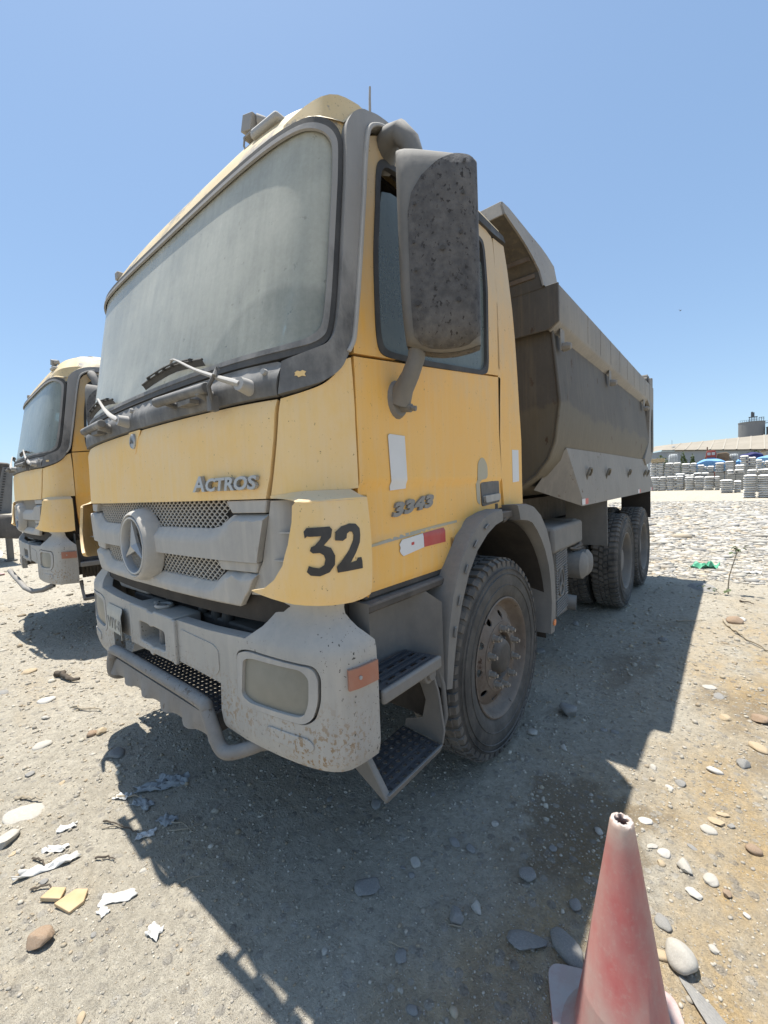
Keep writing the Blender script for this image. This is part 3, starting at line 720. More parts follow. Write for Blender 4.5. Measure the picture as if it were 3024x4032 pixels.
        # handle in its recess, with a bare primer patch round it
        hp = rounded([yz(-.145, 1.628), yz(.092, 1.640), yz(.098, 1.508), yz(-.135, 1.492)], .02, 3)
        h0 = P('door_handle', mm(hp), -.002, .012, 'trim', d1, res=.05, bevel=.005)
        P('handle_lever', mm(rounded([yz(-.125, 1.552), yz(.075, 1.560), yz(.075, 1.522), yz(-.115, 1.512)], .012, 3)), .014, .018, 'grey', d1, res=.05, bevel=.005)
        if s > 0:
            pp = rounded([yz(-.20, 1.66), yz(-.19, 1.745), yz(-.13, 1.775), yz(-.075, 1.73), yz(-.075, 1.655), yz(-.12, 1.645), yz(-.150, 1.645), yz(-.150, 1.50), yz(-.19, 1.52)], .03, 4)
            pq = build('primer_patch', patch_mesh(pp, dofs, .0015, .015, (), .0065), 'patch', d1, 30)
            stk = [yz(-.975, 1.832), yz(-.965, 1.840), yz(-.862, 1.838), yz(-.853, 1.615), yz(-.962, 1.609)]
            build('marker_sticker', patch_mesh(stk, dofs, .0015, .02, (), .0085), 'white', d1, 30)['label'] = 'plain white rectangular sticker'
            wt = [yz(-.925, 1.380), yz(-.905, 1.398), yz(-.745, 1.408), yz(-.743, 1.345), yz(-.90, 1.327), yz(-.915, 1.338), yz(-.925, 1.352), yz(-.918, 1.365)]
            build('reflective_tape', patch_mesh(wt, dofs, .0015, .015, (), .0085), 'white', d1, 30)
            rt = [yz(-.743, 1.408), yz(-.556, 1.416), yz(-.556, 1.346), yz(-.741, 1.345)]
            build('reflective_tape', patch_mesh(rt, dofs, .0015, .015, (), .0085), 'red', d1, 30)
            build('reflective_tape_mark', patch_mesh([yz(-.84, 1.378), yz(-.82, 1.379), yz(-.82, 1.367), yz(-.84, 1.366)], dofs, .0012, .03, (), .0095), 'red', d1, 30)
            for k in range(4):
                y0 = -.502 + k * .012
                rp = [yz(y0, 1.36 - .01 * k), yz(y0 + .008, 1.36), yz(y0 + .004, 1.25 + .012 * k), yz(y0 - .004, 1.245 + .01 * k)]
                build('rust_run', patch_mesh(rp, dofs, .001, .012, (), .0065), 'rust', d1, 30)
            sc = [yz(-1.10, 1.392), yz(-.9, 1.404), yz(-.6, 1.420), yz(-.42, 1.428), yz(-.42, 1.440), yz(-.6, 1.434), yz(-.9, 1.418), yz(-1.10, 1.402)]
            build('scuffed_crease', patch_mesh(sc, dofs, .001, .012, (), .006), 'patch', d1, 30)
            vs_, fs_ = text_mesh('3343', .1, .25, .0062, .006, 1.12); w = max(p[0] for p in vs_)
            mb = MB().add([dofs(yz(-.957 + p[0] / w * .315, 1.5)[0], 1.500 + p[0] / w * .030 + p[1] * .72, .010 + p[2]) for p in vs_], fs_)
            build('model_number', mb, 'badgegrey', d1, 30)
    # rear side panels and gutters
    rp = [yz(.147, 1.478), yz(.140, 3.085), yz(.295, 3.10), yz(.315, 2.984), yz(.344, 2.796), yz(.383, 2.55), yz(.445, 1.9), yz(.445, 1.478)]
    qa, qb = two('cab_side_panel', rp, .004, .03, 'yellow', res=.05)
    build('marker_sticker', patch_mesh([yz(.285, 1.83), yz(.388, 1.832), yz(.388, 1.628), yz(.285, 1.622)], CAB, .0012, .05, (), .0056), 'white', qa, 30)['label'] = 'narrow white sticker behind the door'
    two('roof_gutter', [(1.336, 3.134), yz(.27, 3.145), yz(.298, 3.112), yz(.13, 3.095), (1.336, 3.072)], .018, .03, 'seal', res=.06)
    # ---- roof
    ze = lambda u: lerp(abs(u), [0, .80, .86, .898, .918, .959, 1.01, 1.10, 1.33, 2.46], [2.962, 2.962, 2.950, 2.955, 3.010, 3.064, 3.100, 3.120, 3.138, 3.146])
    ro = MB(); rows = []
    uu = np.concatenate([np.linspace(-2.225, -1.05, 24), np.linspace(-1.0, 1.0, 61), np.linspace(1.05, 2.225, 24)])
    for q in [0, .012, .03, .06, .10, .15, .21, .28, .37, .48, .62, .80, 1.0]:
        row = []
        for u in uu:
            z0 = ze(u); p = CAB(u, z0, .004)
            f = smooth01((abs(u) - .78) / .35); f2 = smooth01((p.y + 1.22) / .85); b = 1.05 * (1 - f2) + .56 * f2
            h = (1 - (1 - q) ** 4) ** b
            cx = p.x * (1 - q); cy = p.y + (max(-.62, min(.45, p.y + .75 * (1 - f))) - p.y) * q if f < 1 else p.y
            row.append((cx, cy, z0 + (3.385 - z0) * h))
        rows.append(row)
    ro.grid(rows)
    build('roof', ro, 'cream', root, 60)
    two('roof_corner_panel', [(.70, 2.90), (.93, 2.90), (.96, 3.03), (1.02, 3.10), (.96, 3.10), (.70, 3.0)], -.006, .02, 'cream', root, res=.03, bevel=0)
    # roof lamps, antenna
    lb_ = MB(); b0 = Vector((.70, -1.17, 3.13))
    lb_.box(b0 + Vector((.05, -.0, -.005)), (.18, .07, .035), Matrix.Rotation(.10, 3, 'Y'))
    build('roof_marker_lamp', lb_, 'steel', root, 30, .012)
    wl_ = MB(); c = Vector((.60, -1.15, 3.235))
    wl_.box(c, (.075, .05, .065), Matrix.Rotation(.35, 3, 'Y')); wl_.cyl(c + Vector((.03, .01, 0)), c + Vector((.055, .04, .0)), .032, .024)
    wl_.box(c + Vector((0, 0, -.045)), (.08, .04, .010)); wl_.box(c + Vector((.0, .02, -.075)), (.02, .012, .06)); wl_.box(c + Vector((.035, .0, -.065)), (.010, .025, .05))
    wl_.tube([c + Vector((-.025, -.02, -.045)), c + Vector((-.035, -.02, -.08)), c + Vector((-.02, -.01, -.12))], .005, 6)
    build('work_lamp', wl_, 'trim', root, 30, .004)
    build('roof_marker_lamp', MB().box((-.87, -1.19, 3.08), (.05, .06, .05)), 'trim', root, 30, .008)
    build('antenna', MB().tube([(.62, -.36, 3.40), (.62, -.36, 3.50), (.615, -.34, 3.86), (.612, -.33, 3.94)], [.012, .010, .007, .006], 8), 'trim', root)
    # ---- wipers and grab handles
    def wiper(pu, arm, bl, par=root):
        m = MB(); a = [CAB(u, z, o) for u, z, o in arm]
        m.cyl(CAB(pu[0], pu[1], .01), CAB(pu[0], pu[1], .07), .030, .024)
        m.tube(spline(a, 3), [.018, .018, .018, .017, .016, .015, .014, .012, .011, .009, .008, .007, .006, .006, .005, .005][:len(spline(a, 3))], 8, flat=.7)
        w = build('wiper', m, 'steel', par, 50)
        b = MB(); q = [CAB(u, z, .022) for u, z in bl]
        b.tube(q, .005, 6); b.tube([CAB(u, z, .036) for u, z in bl[1:-1]], .004, 6)
        for i in range(1, len(bl) - 1): b.box(CAB(bl[i][0], bl[i][1], .028), (.012, .014, .012))
        build('wiper_blade', b, 'seal', w)
        build('wiper_rubber', MB().add([p for u, z in bl for p in (CAB(u, z, .024), CAB(u, z - .018, .004))], [(2 * i, 2 * i + 2, 2 * i + 3, 2 * i + 1) for i in range(len(bl) - 1)]), 'seal', w)
    wiper((.675, 1.992), [(.675, 1.992, .06), (.642, 2.008, .065), (.588, 2.035, .065), (.47, 2.095, .055), (.32, 2.184, .045), (.285, 2.180, .035)], [(.06, 2.150), (.12, 2.162), (.18, 2.170), (.23, 2.176), (.285, 2.177), (.34, 2.172), (.40, 2.164), (.455, 2.155)])
    wiper((-.035, 1.992), [(-.035, 1.992, .06), (-.07, 2.008, .065), (-.13, 2.035, .065), (-.25, 2.095, .055), (-.40, 2.184, .045), (-.43, 2.180, .035)], [(-.66, 2.150), (-.60, 2.162), (-.53, 2.170), (-.47, 2.176), (-.42, 2.177), (-.36, 2.172), (-.30, 2.164), (-.25, 2.155)])
    for u0 in (.42, -.33):
        h = MB(); a, b = CAB(u0 - .135, 2.003, .075), CAB(u0 + .135, 2.003, .075)
        h.cyl(a, b, .020); h.cyl(CAB(u0 - .09, 1.99, 0), CAB(u0 - .09, 2.0, .07), .014); h.cyl(CAB(u0 + .10, 1.985, 0), CAB(u0 + .10, 2.0, .08), .024, .022)
        h.box(CAB(u0 + .02, 1.975, .05), (.10, .04, .02))
        build('grab_handle', h, 'trim', root, 40, .003)
    sp_ = MB().tube([CAB(.60, 2.03, .09), CAB(.595, 2.07, .07), CAB(.575, 2.0, .085), (CAB(.565, 1.955, .06))], .008, 6); sp_.box(CAB(.56, 1.95, .05), (.03, .03, .055))
    build('tie_strap', sp_, 'trim', root)
    return root
def add_mirrors(root):
    for s in (1, -1):
        sx = lambda p: Vector((p[0] * s, p[1], p[2]))
        e1 = Vector((.23, .13, 0)).normalized(); e3 = Vector((0, 0, 1)); n = Vector((.13, -.23, 0)).normalized()
        c = Vector((1.372, -.885, 2.505)); W, H = .150, .345
        def shell(a, b, k=1.0, o=0.0):
            w = W * (1 - .10 * max(0, -b) ** 3 * (1 if a < 0 else .3))
            d = .085 * max(0.0, 1 - abs(a) ** 5) ** .4 * max(0.0, 1 - abs(b) ** 8) ** .4
            skew = -.03 * a * (1 if b > 0 else .2) * abs(b) ** 3 - (.030 * (1 - a * a) if b < 0 else 0) * abs(b) ** 5
            return sx(c + e1 * (a * w * k) + e3 * (b * H * k + skew) + n * (d + o - .02 * a))
        aa = [-1, -.985, -.95, -.88, -.75, -.55, -.3, 0, .3, .55, .75, .88, .95, .985, 1]
        bb = [-1, -.992, -.97, -.93, -.85, -.7, -.45, -.15, .15, .45, .7, .85, .93, .97, .992, 1]
        m = MB().grid([[shell(a, b) for a in aa] for b in bb])
        back = [[sx(c + e1 * (a * W) + e3 * (b * H) - n * (.045 - .02 * a)) for a in (-1, 1)] for b in (-1, 1)]
        # rim walls back to the mirror glass
        edge = [shell(a, -1) for a in aa] + [shell(1, b) for b in bb[1:]] + [shell(a, 1) for a in aa[::-1][1:]] + [shell(-1, b) for b in bb[::-1][1:-1]]
        edge2 = [p - sx(n) * .06 for p in edge]
        o = len(m.v); k = len(edge)
        m.add(edge + edge2, [(i, (i + 1) % k, k + (i + 1) % k, k + i) for i in range(k)] + [tuple(range(k, 2 * k))])
        par = build('mirror', m, 'fender', root, 50)
        bt = [shell(a, -1, 1.0, .001) - Vector((0, 0, .002)) for a in aa]
        build('mirror_underside', MB().grid([bt, [p - sx(n) * .062 for p in bt]]), 'mirrordark', par, 50)
        # dark scuffed cover over the outer part
        cov = [(-.72, -.93), (-.70, .30), (-.60, .48), (-.35, .64), (.05, .80), (.45, .91), (.80, .95), (.965, .90), (.985, -.93), (.7, -.985), (.3, -.995), (-.2, -.995), (-.55, -.98)]
        q = patch_mesh(cov, lambda a, b, of: shell(max(-.99, min(.99, a)), max(-.99, min(.99, b)), 1.0, of), .006, .11, (), .006)
        build('mirror_cover', q, 'mirrordark', par, 50)
        for (a, b, r) in ((.68, .80, .006), (.55, .05, .007), (.1, -.10, .009), (.45, -.62, .008), (-.55, -.64, .010), (-.52, .36, .006), (-.58, -.02, .006), (.62, .45, .006), (-.55, -.30, .006)):
            p = shell(a, b, 1, .011); build('cover_hole', MB().cyl(p, p + sx(n) * .003, r, r, 10), 'seal', par)
        a2 = MB().tube([sx(p) for p in ((1.168, -.905, 1.975), (1.20, -.915, 2.02), (1.245, -.925, 2.065), (1.275, -.925, 2.12), (1.29, -.92, 2.20))], [.050, .042, .036, .034, .036], 12)
        build('mirror_arm', a2, 'fender', par, 50)
        ft = MB().tube([sx(p) for p in ((1.152, -.90, 1.99), (1.172, -.90, 1.99))], [.065, .055], 18); ft.v = [(p[0], p[1], 1.985 + (p[2] - 1.99) * 1.25) for p in ft.v]
        ft.cyl(sx((1.17, -.89, 1.955)), sx((1.215, -.885, 1.945)), .022, .018, 10); ft.cyl(sx((1.215, -.885, 1.945)), sx((1.235, -.88, 1.94)), .011, n=8)
        build('mirror_foot', ft, 'fender', par, 50)
        a1 = MB().tube([sx(p) for p in ((1.085, -.86, 2.985), (1.13, -.885, 3.0), (1.185, -.91, 3.012), (1.235, -.92, 2.995), (1.275, -.91, 2.94), (1.295, -.90, 2.86))], [.062, .055, .044, .040, .038, .036], 12)
        build('mirror_arm', a1, 'fender', par, 50)

def add_bumper(root, bent_bar=False):
    f = BMP
    hl = rounded([(.512, 1.012), (.56, 1.032), (.79, 1.026), (.806, .99), (.803, .90), (.785, .835), (.755, .808), (.53, .800), (.503, .83)], .03, 4)
    hl_in = rounded([(.538, .992), (.575, 1.008), (.757, 1.012), (.780, .985), (.776, .89), (.757, .832), (.56, .820), (.522, .838)], .03, 4)
    cor = [(.178, .862), (.30, .858), (.425, .850), (.420, .735), (.432, .668), (.52, .652), (.72, .652), (.90, .652), (.978, .645), (.980, .9), (.976, 1.076), (.94, 1.13), (.918, 1.18), (.905, 1.25), (.64, 1.25), (.632, 1.18), (.60, 1.12), (.551, 1.070), (.36, 1.058), (.178, 1.055)]
    bf = lambda u, z, off: f(u, z, off - .075 * smooth01((z - 1.055) / .14) * (1 - .25 * smooth01((z - 1.19) / .06)) - .012 * smooth01((.69 - z) / .045))
    for s in (1, -1):
        mm = (lambda q: q) if s > 0 else mirror
        b = build('bumper_corner', patch_mesh(mm(cor), bf, .055, .03, [mm(hl)], 0.0), 'bumper', root, 40, .007)
        b['label'] = 'grey steel bumper corner with rust speckles'
        zs = [p[1] for p in hl]
        build('headlight', patch_mesh(mm([((u - .655) * .962 + .652, (z - .917) * .955 + .914) for u, z in hl]), f, .04, .03, [mm([((u - .655) * .96 + .652, (z - .917) * .955 + .914) for u, z in hl_in])], .002), 'grey', b, 40, .006)
        bul = lambda u, z, off: f(u, z, off - .012 + .012 * max(0, 1 - ((abs(u) - .65) / .14) ** 2) * max(0, 1 - ((z - .917) / .11) ** 2))
        build('headlight_lens', patch_mesh(mm([((u - .655) * .95 + .652, (z - .917) * .94 + .914) for u, z in hl_in]), bul, .004, .03, (), -.002), 'lens', b, 50)
        build('headlight_housing', patch_mesh(mm([((u - .655) * 1.02 + .655, (z - .917) * 1.03 + .917) for u, z in hl]), f, .004, .06, (), -.05), 'black', b, 50)
        ind = [(.873, 1.012), (.972, 1.008), (.972, .934), (.873, .940)]
        ii = build('side_indicator', patch_mesh(mm(ind), f, .014, .03, (), .012), 'amber', b, 40, .004)
        p0 = f(s * .905, .975, .011); build('indicator_screw', MB().cyl(p0, f(s * .905, .975, .015), .007, n=10), 'steel', b)
        stad = rounded([(.622, .712), (.765, .712), (.782, .738), (.765, .765), (.622, .765)], .025, 4)
        build('bumper_swage', patch_mesh(mm(stad), f, .006, .03, (), .0055), 'bumper', b, 40, .004)
        panel = rounded([(.205, .88), (.40, .872), (.425, .9), (.425, .985), (.40, 1.005), (.205, 1.02)], .02, 3)
        if s > 0: build('bumper_swage', patch_mesh(panel, f, .004, .03, (), .0035), 'bumper', b, 40, .003)
    # tow block in the middle of the beam
    blk = [(-.172, .845), (-.02, .845), (.0, .83), (.02, .845), (.172, .850), (.172, 1.062), (.03, 1.062), (.02, 1.052), (-.02, 1.052), (-.03, 1.062), (-.172, 1.062)]
    hole = rounded([(-.098, .985), (-.02, .985), (.0, .975), (.02, .985), (.108, .98), (.108, .885), (.03, .882), (.01, .873), (-.01, .882), (-.098, .885)], .015, 3)
    tb = build('tow_block', patch_mesh(blk, f, .14, .03, [hole], .014), 'bumper', root, 40, .008)
    build('tow_recess', patch_mesh([(-.12, .87), (.12, .87), (.12, 1.0), (-.12, 1.0)], f, .006, .05, (), -.11), 'chassis', tb)
    a = f(0, .86, -.05); b_ = f(0, 1.075, -.05); build('tow_pin', MB().cyl(a, b_, .022), 'bar', tb, 40)
    rg = MB(); top = f(0, 1.066, -.06)
    rg.tube([top + Vector((.045 * math.cos(t), .035 * math.sin(t), .003)) for t in np.linspace(0, 2 * math.pi, 20)[:-1]], .010, 6, closed=True); rg.cyl(f(-.08, 1.06, -.07), f(-.08, 1.072, -.07), .014)
    build('tow_pin_ring', rg, 'bumper', tb, 50)
    for u in (-.175, .175):
        p = f(u, .95, .006); build('beam_rib', MB().box(p, (.03, .02, .21)), 'bumper', tb, 30, .006)
    # number plate, bent outwards at one edge
    pf = lambda u, z, off: f(u, z, off + .016 + .030 * smooth01((u + .30) / .09) - .01 * smooth01((z - .97) / .03))
    npn = rounded([(-.455, 1.000), (-.245, 1.000), (-.222, .965), (-.222, .845), (-.455, .848)], .008, 2)
    pl = build('number_plate', patch_mesh(npn, pf, .003, .02, (), .0), 'platepaint', root, 40)
    vs_, fs_ = text_mesh('V1Y-872', .07, 0, .001, .001, .9); w = max(p[0] for p in vs_)
    build('plate_characters', MB().add([pf(-.445 + p[0] / w * .215, .868 + p[1] * 1.25, .0022 + p[2]) for p in vs_], fs_), 'plateink', pl, 0)
    # perforated step under the beam, scalloped edge strip, pipe bar
    fn = lambda x, y, off: Vector((x, y, .692 + off))
    holes = []
    for i in range(8):
        for j in range(26):
            x = -.50 + j * .04 + (.02 if i % 2 else 0); y = -1.455 + i * .02
            if abs(x) < .53: holes.append((x, y))
    st = MB()
    q = []
    # plate built from small cells, one round hole in each
    nx, ny = 26, 8
    for i in range(ny):
        for j in range(nx):
            x = -.546 + j * .042 + (.0); y = -1.46 + i * .022; cx, cy = x + .021, y + .011
            outer = [(x, y), (cx, y), (x + .042, y), (x + .042, cy), (x + .042, y + .022), (cx, y + .022), (x, y + .022), (x, cy)]
            ho = [(cx + .0115 * math.cos(t), cy + .0075 * math.sin(t)) for t in [math.pi * (1.25 + .25 * k) for k in range(8)]]
            V = [fn(a, b, 0) for a, b in outer] + [fn(a, b, 0) for a, b in ho] + [fn(a, b, -.006) for a, b in ho]
            st.add(V, [(k, (k + 1) % 8, 8 + (k + 1) % 8, 8 + k) for k in range(8)] + [(8 + k, 8 + (k + 1) % 8, 16 + (k + 1) % 8, 16 + k) for k in range(8)])
    build('front_step', st, 'stepblack', root, 30)
    bar = MB()
    if not bent_bar:
        path = [(.80, -1.38, .625), (.74, -1.44, .60), (.68, -1.485, .585), (.635, -1.497, .60), (.595, -1.50, .66), (.55, -1.50, .725), (.49, -1.50, .752), (0, -1.50, .755), (-.49, -1.50, .752), (-.55, -1.50, .715), (-.585, -1.50, .65), (-.60, -1.49, .59), (-.62, -1.44, .56), (-.66, -1.36, .55)]
        bar.tube(spline(path, 5), .028, 14); bar.cyl((.83, -1.36, .63), (.79, -1.40, .622), .03)
        pb = build('pipe_bar', bar, 'bar', root, 60)
        N = 120; top, low, tb_, lb_ = [], [], [], []
        for i in range(N + 1):
            x = -.57 + 1.16 * i / N
            ph = (i / N * 5.0 + .1) % 1.0
            zl = .606 - .006 * math.sin(ph * 2 * math.pi); bulge = .020 * max(0, math.sin(ph * 2 * math.pi + .6)) ** .7
            zt = .700 - .05 * smooth01((abs(x) - .50) / .1)
            top.append((x, -1.497, zt)); low.append((x, -1.497 - bulge, zl)); tb_.append((x, -1.487, zt)); lb_.append((x, -1.487 - bulge, zl))
        m = MB().grid([top, [((a[0] + b[0]) / 2, a[1] - .01, (a[2] * .45 + b[2] * .55)) for a, b in zip(top, low)], low, lb_, tb_, top])
        build('scalloped_strip', m, 'bar', pb, 45)
        for x in (-.52, .56): build('bar_bracket', MB().box((x, -1.42, .66), (.012, .16, .09)), 'chassis', pb, 30, .003)
    else:
        path = [(.72, -1.40, .58), (.64, -1.50, .52), (.55, -1.60, .52), (.35, -1.72, .54), (-.05, -1.85, .56), (-.40, -1.92, .58), (-.62, -1.90, .60)]
        bar.tube(path, .028, 12)
        build('pipe_bar', bar, 'bar', root, 60)['label'] = 'pipe bar bent loose and drooping forward'
    # what shows between grille and bumper
    m = MB().box((0, -1.12, 1.05), (1.7, .14, .5)).box((-.42, -1.24, 1.10), (.55, .16, .10)); build('radiator', m, 'black', root)
    m = MB().box((-.55, -1.30, 1.11), (.42, .15, .05), Matrix.Rotation(.3, 3, 'X')); build('underrun_panel', m, 'grey', root, 30, .01)
    for x, r in ((-.16, .025), (.20, .022), (.33, .024), (.43, .026)):
        build('coolant_pipe', MB().tube([(x, -1.30, .95), (x + .01, -1.32, 1.06), (x - .02, -1.27, 1.16), (x - .03, -1.2, 1.25)], r, 10), 'chassis', root)
    build('front_cross_member', MB().box((.1, -1.28, .98), (1.5, .10, .12)), 'chassis', root, 30, .01)

def add_steps_fenders(root):
    for s in (1, -1):
        X = lambda pts: [(p[0] * s, p[1], p[2]) for p in pts]
        # step well behind the bumper
        m = MB()
        m.grid([X(r) for r in ([(1.215, -1.20, 1.20), (1.215, -1.20, .90), (1.215, -1.20, .80)], [(1.06, -1.20, 1.20), (1.06, -1.20, .90), (1.06, -1.20, .80)], [(1.05, -1.15, 1.20), (1.05, -1.15, .90), (1.05, -1.15, .80)], [(1.06, -.85, 1.20), (1.06, -.85, .90), (1.06, -.85, .80)], [(1.10, -.80, 1.20), (1.10, -.80, .90), (1.10, -.80, .80)], [(1.235, -.735, 1.10), (1.235, -.735, .88), (1.235, -.735, .69)])])
        w = build('step_well', m, 'fender', root, 60)
        build('sill_strip', MB().box((1.10 * s, -.78, 1.205), (.08, .72, .04)), 'seal', w, 30, .008)
        build('sill_ledge', MB().prism(X([(1.06, -1.16, 1.19), (1.17, -1.16, 1.175), (1.17, -.60, 1.18), (1.06, -.60, 1.19)]), (0, 0, -.035)), 'chassis', w, 30, .008)
        # upper tread
        fn = lambda x, y, off: Vector((x * s, y, .872 + off))
        poly = [(1.245, -1.175), (1.245, -.785), (1.09, -.81), (1.06, -1.14)] if s < 0 else [(1.06, -1.14), (1.245, -1.175), (1.245, -.785), (1.09, -.81)]
        hs = []
        for i in range(2):
            for j in range(4):
                x = 1.118 + i * .06; y = -1.09 + j * .075; hs.append([(x, y), (x + .034, y), (x + .034, y + .042), (x, y + .042)])
        t1 = build('step', patch_mesh(poly, fn, .03, .06, hs, 0), 'stepblack', root, 30, .004)
        m = MB()
        for i in range(5):
            m.box((s * (1.092 + i * .033), -.975, .876), (.008, .30, .010))
        build('tread_rib', m, 'stepblack', t1, 30)
        build('step_edge', MB().box((1.243 * s, -.98, .848), (.024, .40, .055)), 'fender', t1, 30, .01)
        # lower folding tread with round holes
        st = MB(); zz = .462
        a0, a1, b0, b1 = Vector((1.245, -1.165)), Vector((1.240, -.785)), Vector((1.02, -1.13)), Vector((1.005, -.76))
        nx, ny = 8, 6
        for i in range(nx):
            for j in range(ny):
                def q(a, b):
                    p = (a0 * (1 - a) + a1 * a) * (1 - b) + (b0 * (1 - a) + b1 * a) * b; return p
                def W(p, o=0): return (p.x * s, p.y, zz + o)
                c = [q((i + da) / nx, (j + db) / ny) for da, db in ((0, 0), (.5, 0), (1, 0), (1, .5), (1, 1), (.5, 1), (0, 1), (0, .5))]
                ce = q((i + .5) / nx, (j + .5) / ny)
                ho = [ce + Vector((math.sin(t), math.cos(t))) * .0125 for t in [math.pi * (1.25 + .25 * k) * 1 for k in range(8)]]
                ho = [ce + (p - ce).normalized() * (.0125 if (i + j) % 1 == 0 else .01) for p in c]
                st.add([W(p) for p in c] + [W(p, .003) for p in ho] + [W(ce + (p - ce) * .8, -.006) for p in ho], [(k, (k + 1) % 8, 8 + (k + 1) % 8, 8 + k) for k in range(8)] + [(8 + k, 8 + (k + 1) % 8, 16 + (k + 1) % 8, 16 + k) for k in range(8)])
        t2 = build('folding_step', st, 'stepblack', root, 30)
        m = MB().prism(X([(1.25, -1.17, .466), (1.247, -.782, .466), (1.232, -.785, .43), (1.236, -1.165, .43)]), (-.012 * s, 0, 0))
        build('step_lip', m, 'fender', t2, 30, .003)
        # hangers: a swept bracket at the back, a plain strap at the front
        m = MB().prism(X([(1.10, -.79, .84), (1.20, -.80, .84), (1.225, -.775, .70), (1.245, -.765, .52), (1.24, -.78, .46), (1.01, -.755, .46), (1.02, -.755, .50), (1.12, -.76, .54), (1.15, -.77, .64), (1.12, -.78, .74)]), (0, .012, 0))
        build('step_hanger', m, 'fender', t2, 30, .004)
        build('step_strap', MB().tube(X([(1.20, -.74, .80), (1.225, -.735, .72), (1.235, -.735, .58), (1.215, -.745, .50)]), .014, 8, flat=.6), 'fender', t2, 50)
        build('step_damper', MB().cyl((1.03 * s, -.83, .775), (1.205 * s, -.81, .79), .042).cyl((1.205 * s, -.81, .79), (1.225 * s, -.81, .79), .026), 'fender', t2, 40, .004)
        m = MB().prism(X([(1.02, -1.15, .64), (1.10, -1.18, .64), (1.245, -1.18, .455), (1.24, -1.18, .435), (1.02, -1.15, .50)]), (0, .03, 0))
        build('step_hanger', m, 'fender', t2, 30, .006)
        m = MB()
        for k in range(9): m.cyl((.98 * s, -1.10 + k * .035, .66), (.98 * s, -1.10 + k * .035, .80), .017)
        build('air_dryer', m, 'chassis', root, 50)
        # front half of the wheel arch
        outer = [(-.723, .692), (-.707, .822), (-.690, .953), (-.645, 1.10), (-.566, 1.249), (-.454, 1.367), (-.315, 1.445), (-.19, 1.468), (-.076, 1.476)]
        inner = [(-.676, .680), (-.648, .80), (-.610, .925), (-.555, 1.05), (-.480, 1.175), (-.385, 1.275), (-.270, 1.345), (-.17, 1.385), (-.074, 1.402)]
        def arch(name, outer, inner, xo, mat, parent, lip=.0):
            rows = []
            for (o, i) in zip(outer, inner):
                dy, dz = i[0] - o[0], i[1] - o[1]
                rows.append(X([(1.06, o[0] + dy * .05, o[1] + dz * .05), (xo - .02, o[0], o[1]), (xo - .004, o[0] + dy * .06, o[1] + dz * .06), (xo, o[0] + dy * .5, o[1] + dz * .5), (xo, o[0] + dy * .90, o[1] + dz * .90), (xo - .03, o[0] + dy * .93, o[1] + dz * .93), (.84, i[0] + dy * .1, i[1] + dz * .1)]))
            m = MB().grid(rows)
            for rw in (rows[0], rows[-1]): m.add(rw, [tuple(range(len(rw)))])
            return build(name, m, mat, parent, 40)
        a1_ = arch('wheel_arch', outer, inner, 1.242, 'fender', root)
        for k in (2, 3, 4, 5, 6):
            o, i = outer[k], inner[k]; y, z = (o[0] + i[0]) / 2, (o[1] + i[1]) / 2
            an = math.atan2(outer[k + 1][1] - outer[k - 1][1], outer[k + 1][0] - outer[k - 1][0])
            build('arch_slot', MB().box((1.2505 * s, y, z), (.006, .05, .016), Matrix.Rotation(an, 3, 'X')), 'trim', a1_, 30, .004)
        ou2 = [(.13, 1.488), (.184, 1.489), (.30, 1.483), (.405, 1.463), (.53, 1.40), (.648, 1.285), (.715, 1.169), (.781, 1.01), (.803, .85), (.803, .70), (.769, .525)]
        in2 = [(.16, 1.385), (.21, 1.378), (.28, 1.368), (.349, 1.348), (.430, 1.29), (.506, 1.22), (.575, 1.14), (.635, 1.040), (.675, .90), (.690, .76), (.660, .535)]
        a2_ = arch('rear_fender', ou2, in2, 1.25, 'fender', root)
        build('fender_reflector', MB().cyl((1.245 * s, .742, .60), (1.258 * s, .742, .60), .024), 'orange', a2_, 40)
        build('fender_mount', MB().box((1.15 * s, .03, 1.435), (.14, .16, .035)).cyl((1.2 * s, .0, 1.40), (1.2 * s, .12, 1.43), .016).box((1.12 * s, .06, 1.47), (.05, .04, .06)), 'chassis', a2_, 30, .004)
        # liner above the tyre
        rows = []
        for t in np.linspace(-.15, math.pi + .1, 26):
            y, z = .72 * math.cos(t), .60 + .80 * math.sin(t)
            rows.append(X([(1.20, y, z), (1.0, y, z + .005), (.75, y, z)]))
        build('arch_liner', MB().grid(rows), 'black', root, 60)
        # muffler with a ribbed shield and the boxes behind it
        m = MB().prism(X([(1.10, 1.25, .46), (1.10, 1.60, .44), (1.10, 1.63, 1.05), (1.08, 1.60, 1.10), (1.02, 1.27, 1.15), (1.10, 1.25, 1.05)]), (-.5 * s, 0, 0))
        mu = build('muffler', m, 'fender', root, 30, .02)
        m = MB()
        for k in range(26):
            z = .49 + k * .022
            if .60 < z < .88:
                m.box((1.104 * s, 1.300, z), (.010, .05, .010)); m.box((1.104 * s, 1.545, z), (.010, .09, .010))
            else: m.box((1.104 * s, 1.425, z), (.010, .31, .010), Matrix.Rotation(.10, 3, 'X'))
        build('shield_rib', m, 'fender', mu, 30, .003)
        m = MB().tube([(1.105 * s, 1.405 + .075 * math.cos(t), .745 + .115 * math.sin(t)) for t in np.linspace(0, 2 * math.pi, 28)[:-1]], .008, 6, closed=True)
        for an in (math.pi / 2, math.pi * 7 / 6, -math.pi / 6): m.tube([(1.106 * s, 1.405, .745), (1.106 * s, 1.405 + .07 * math.cos(an), .745 + .107 * math.sin(an))], [.014, .003], 6)
        build('shield_emblem', m, 'fender', mu, 40)
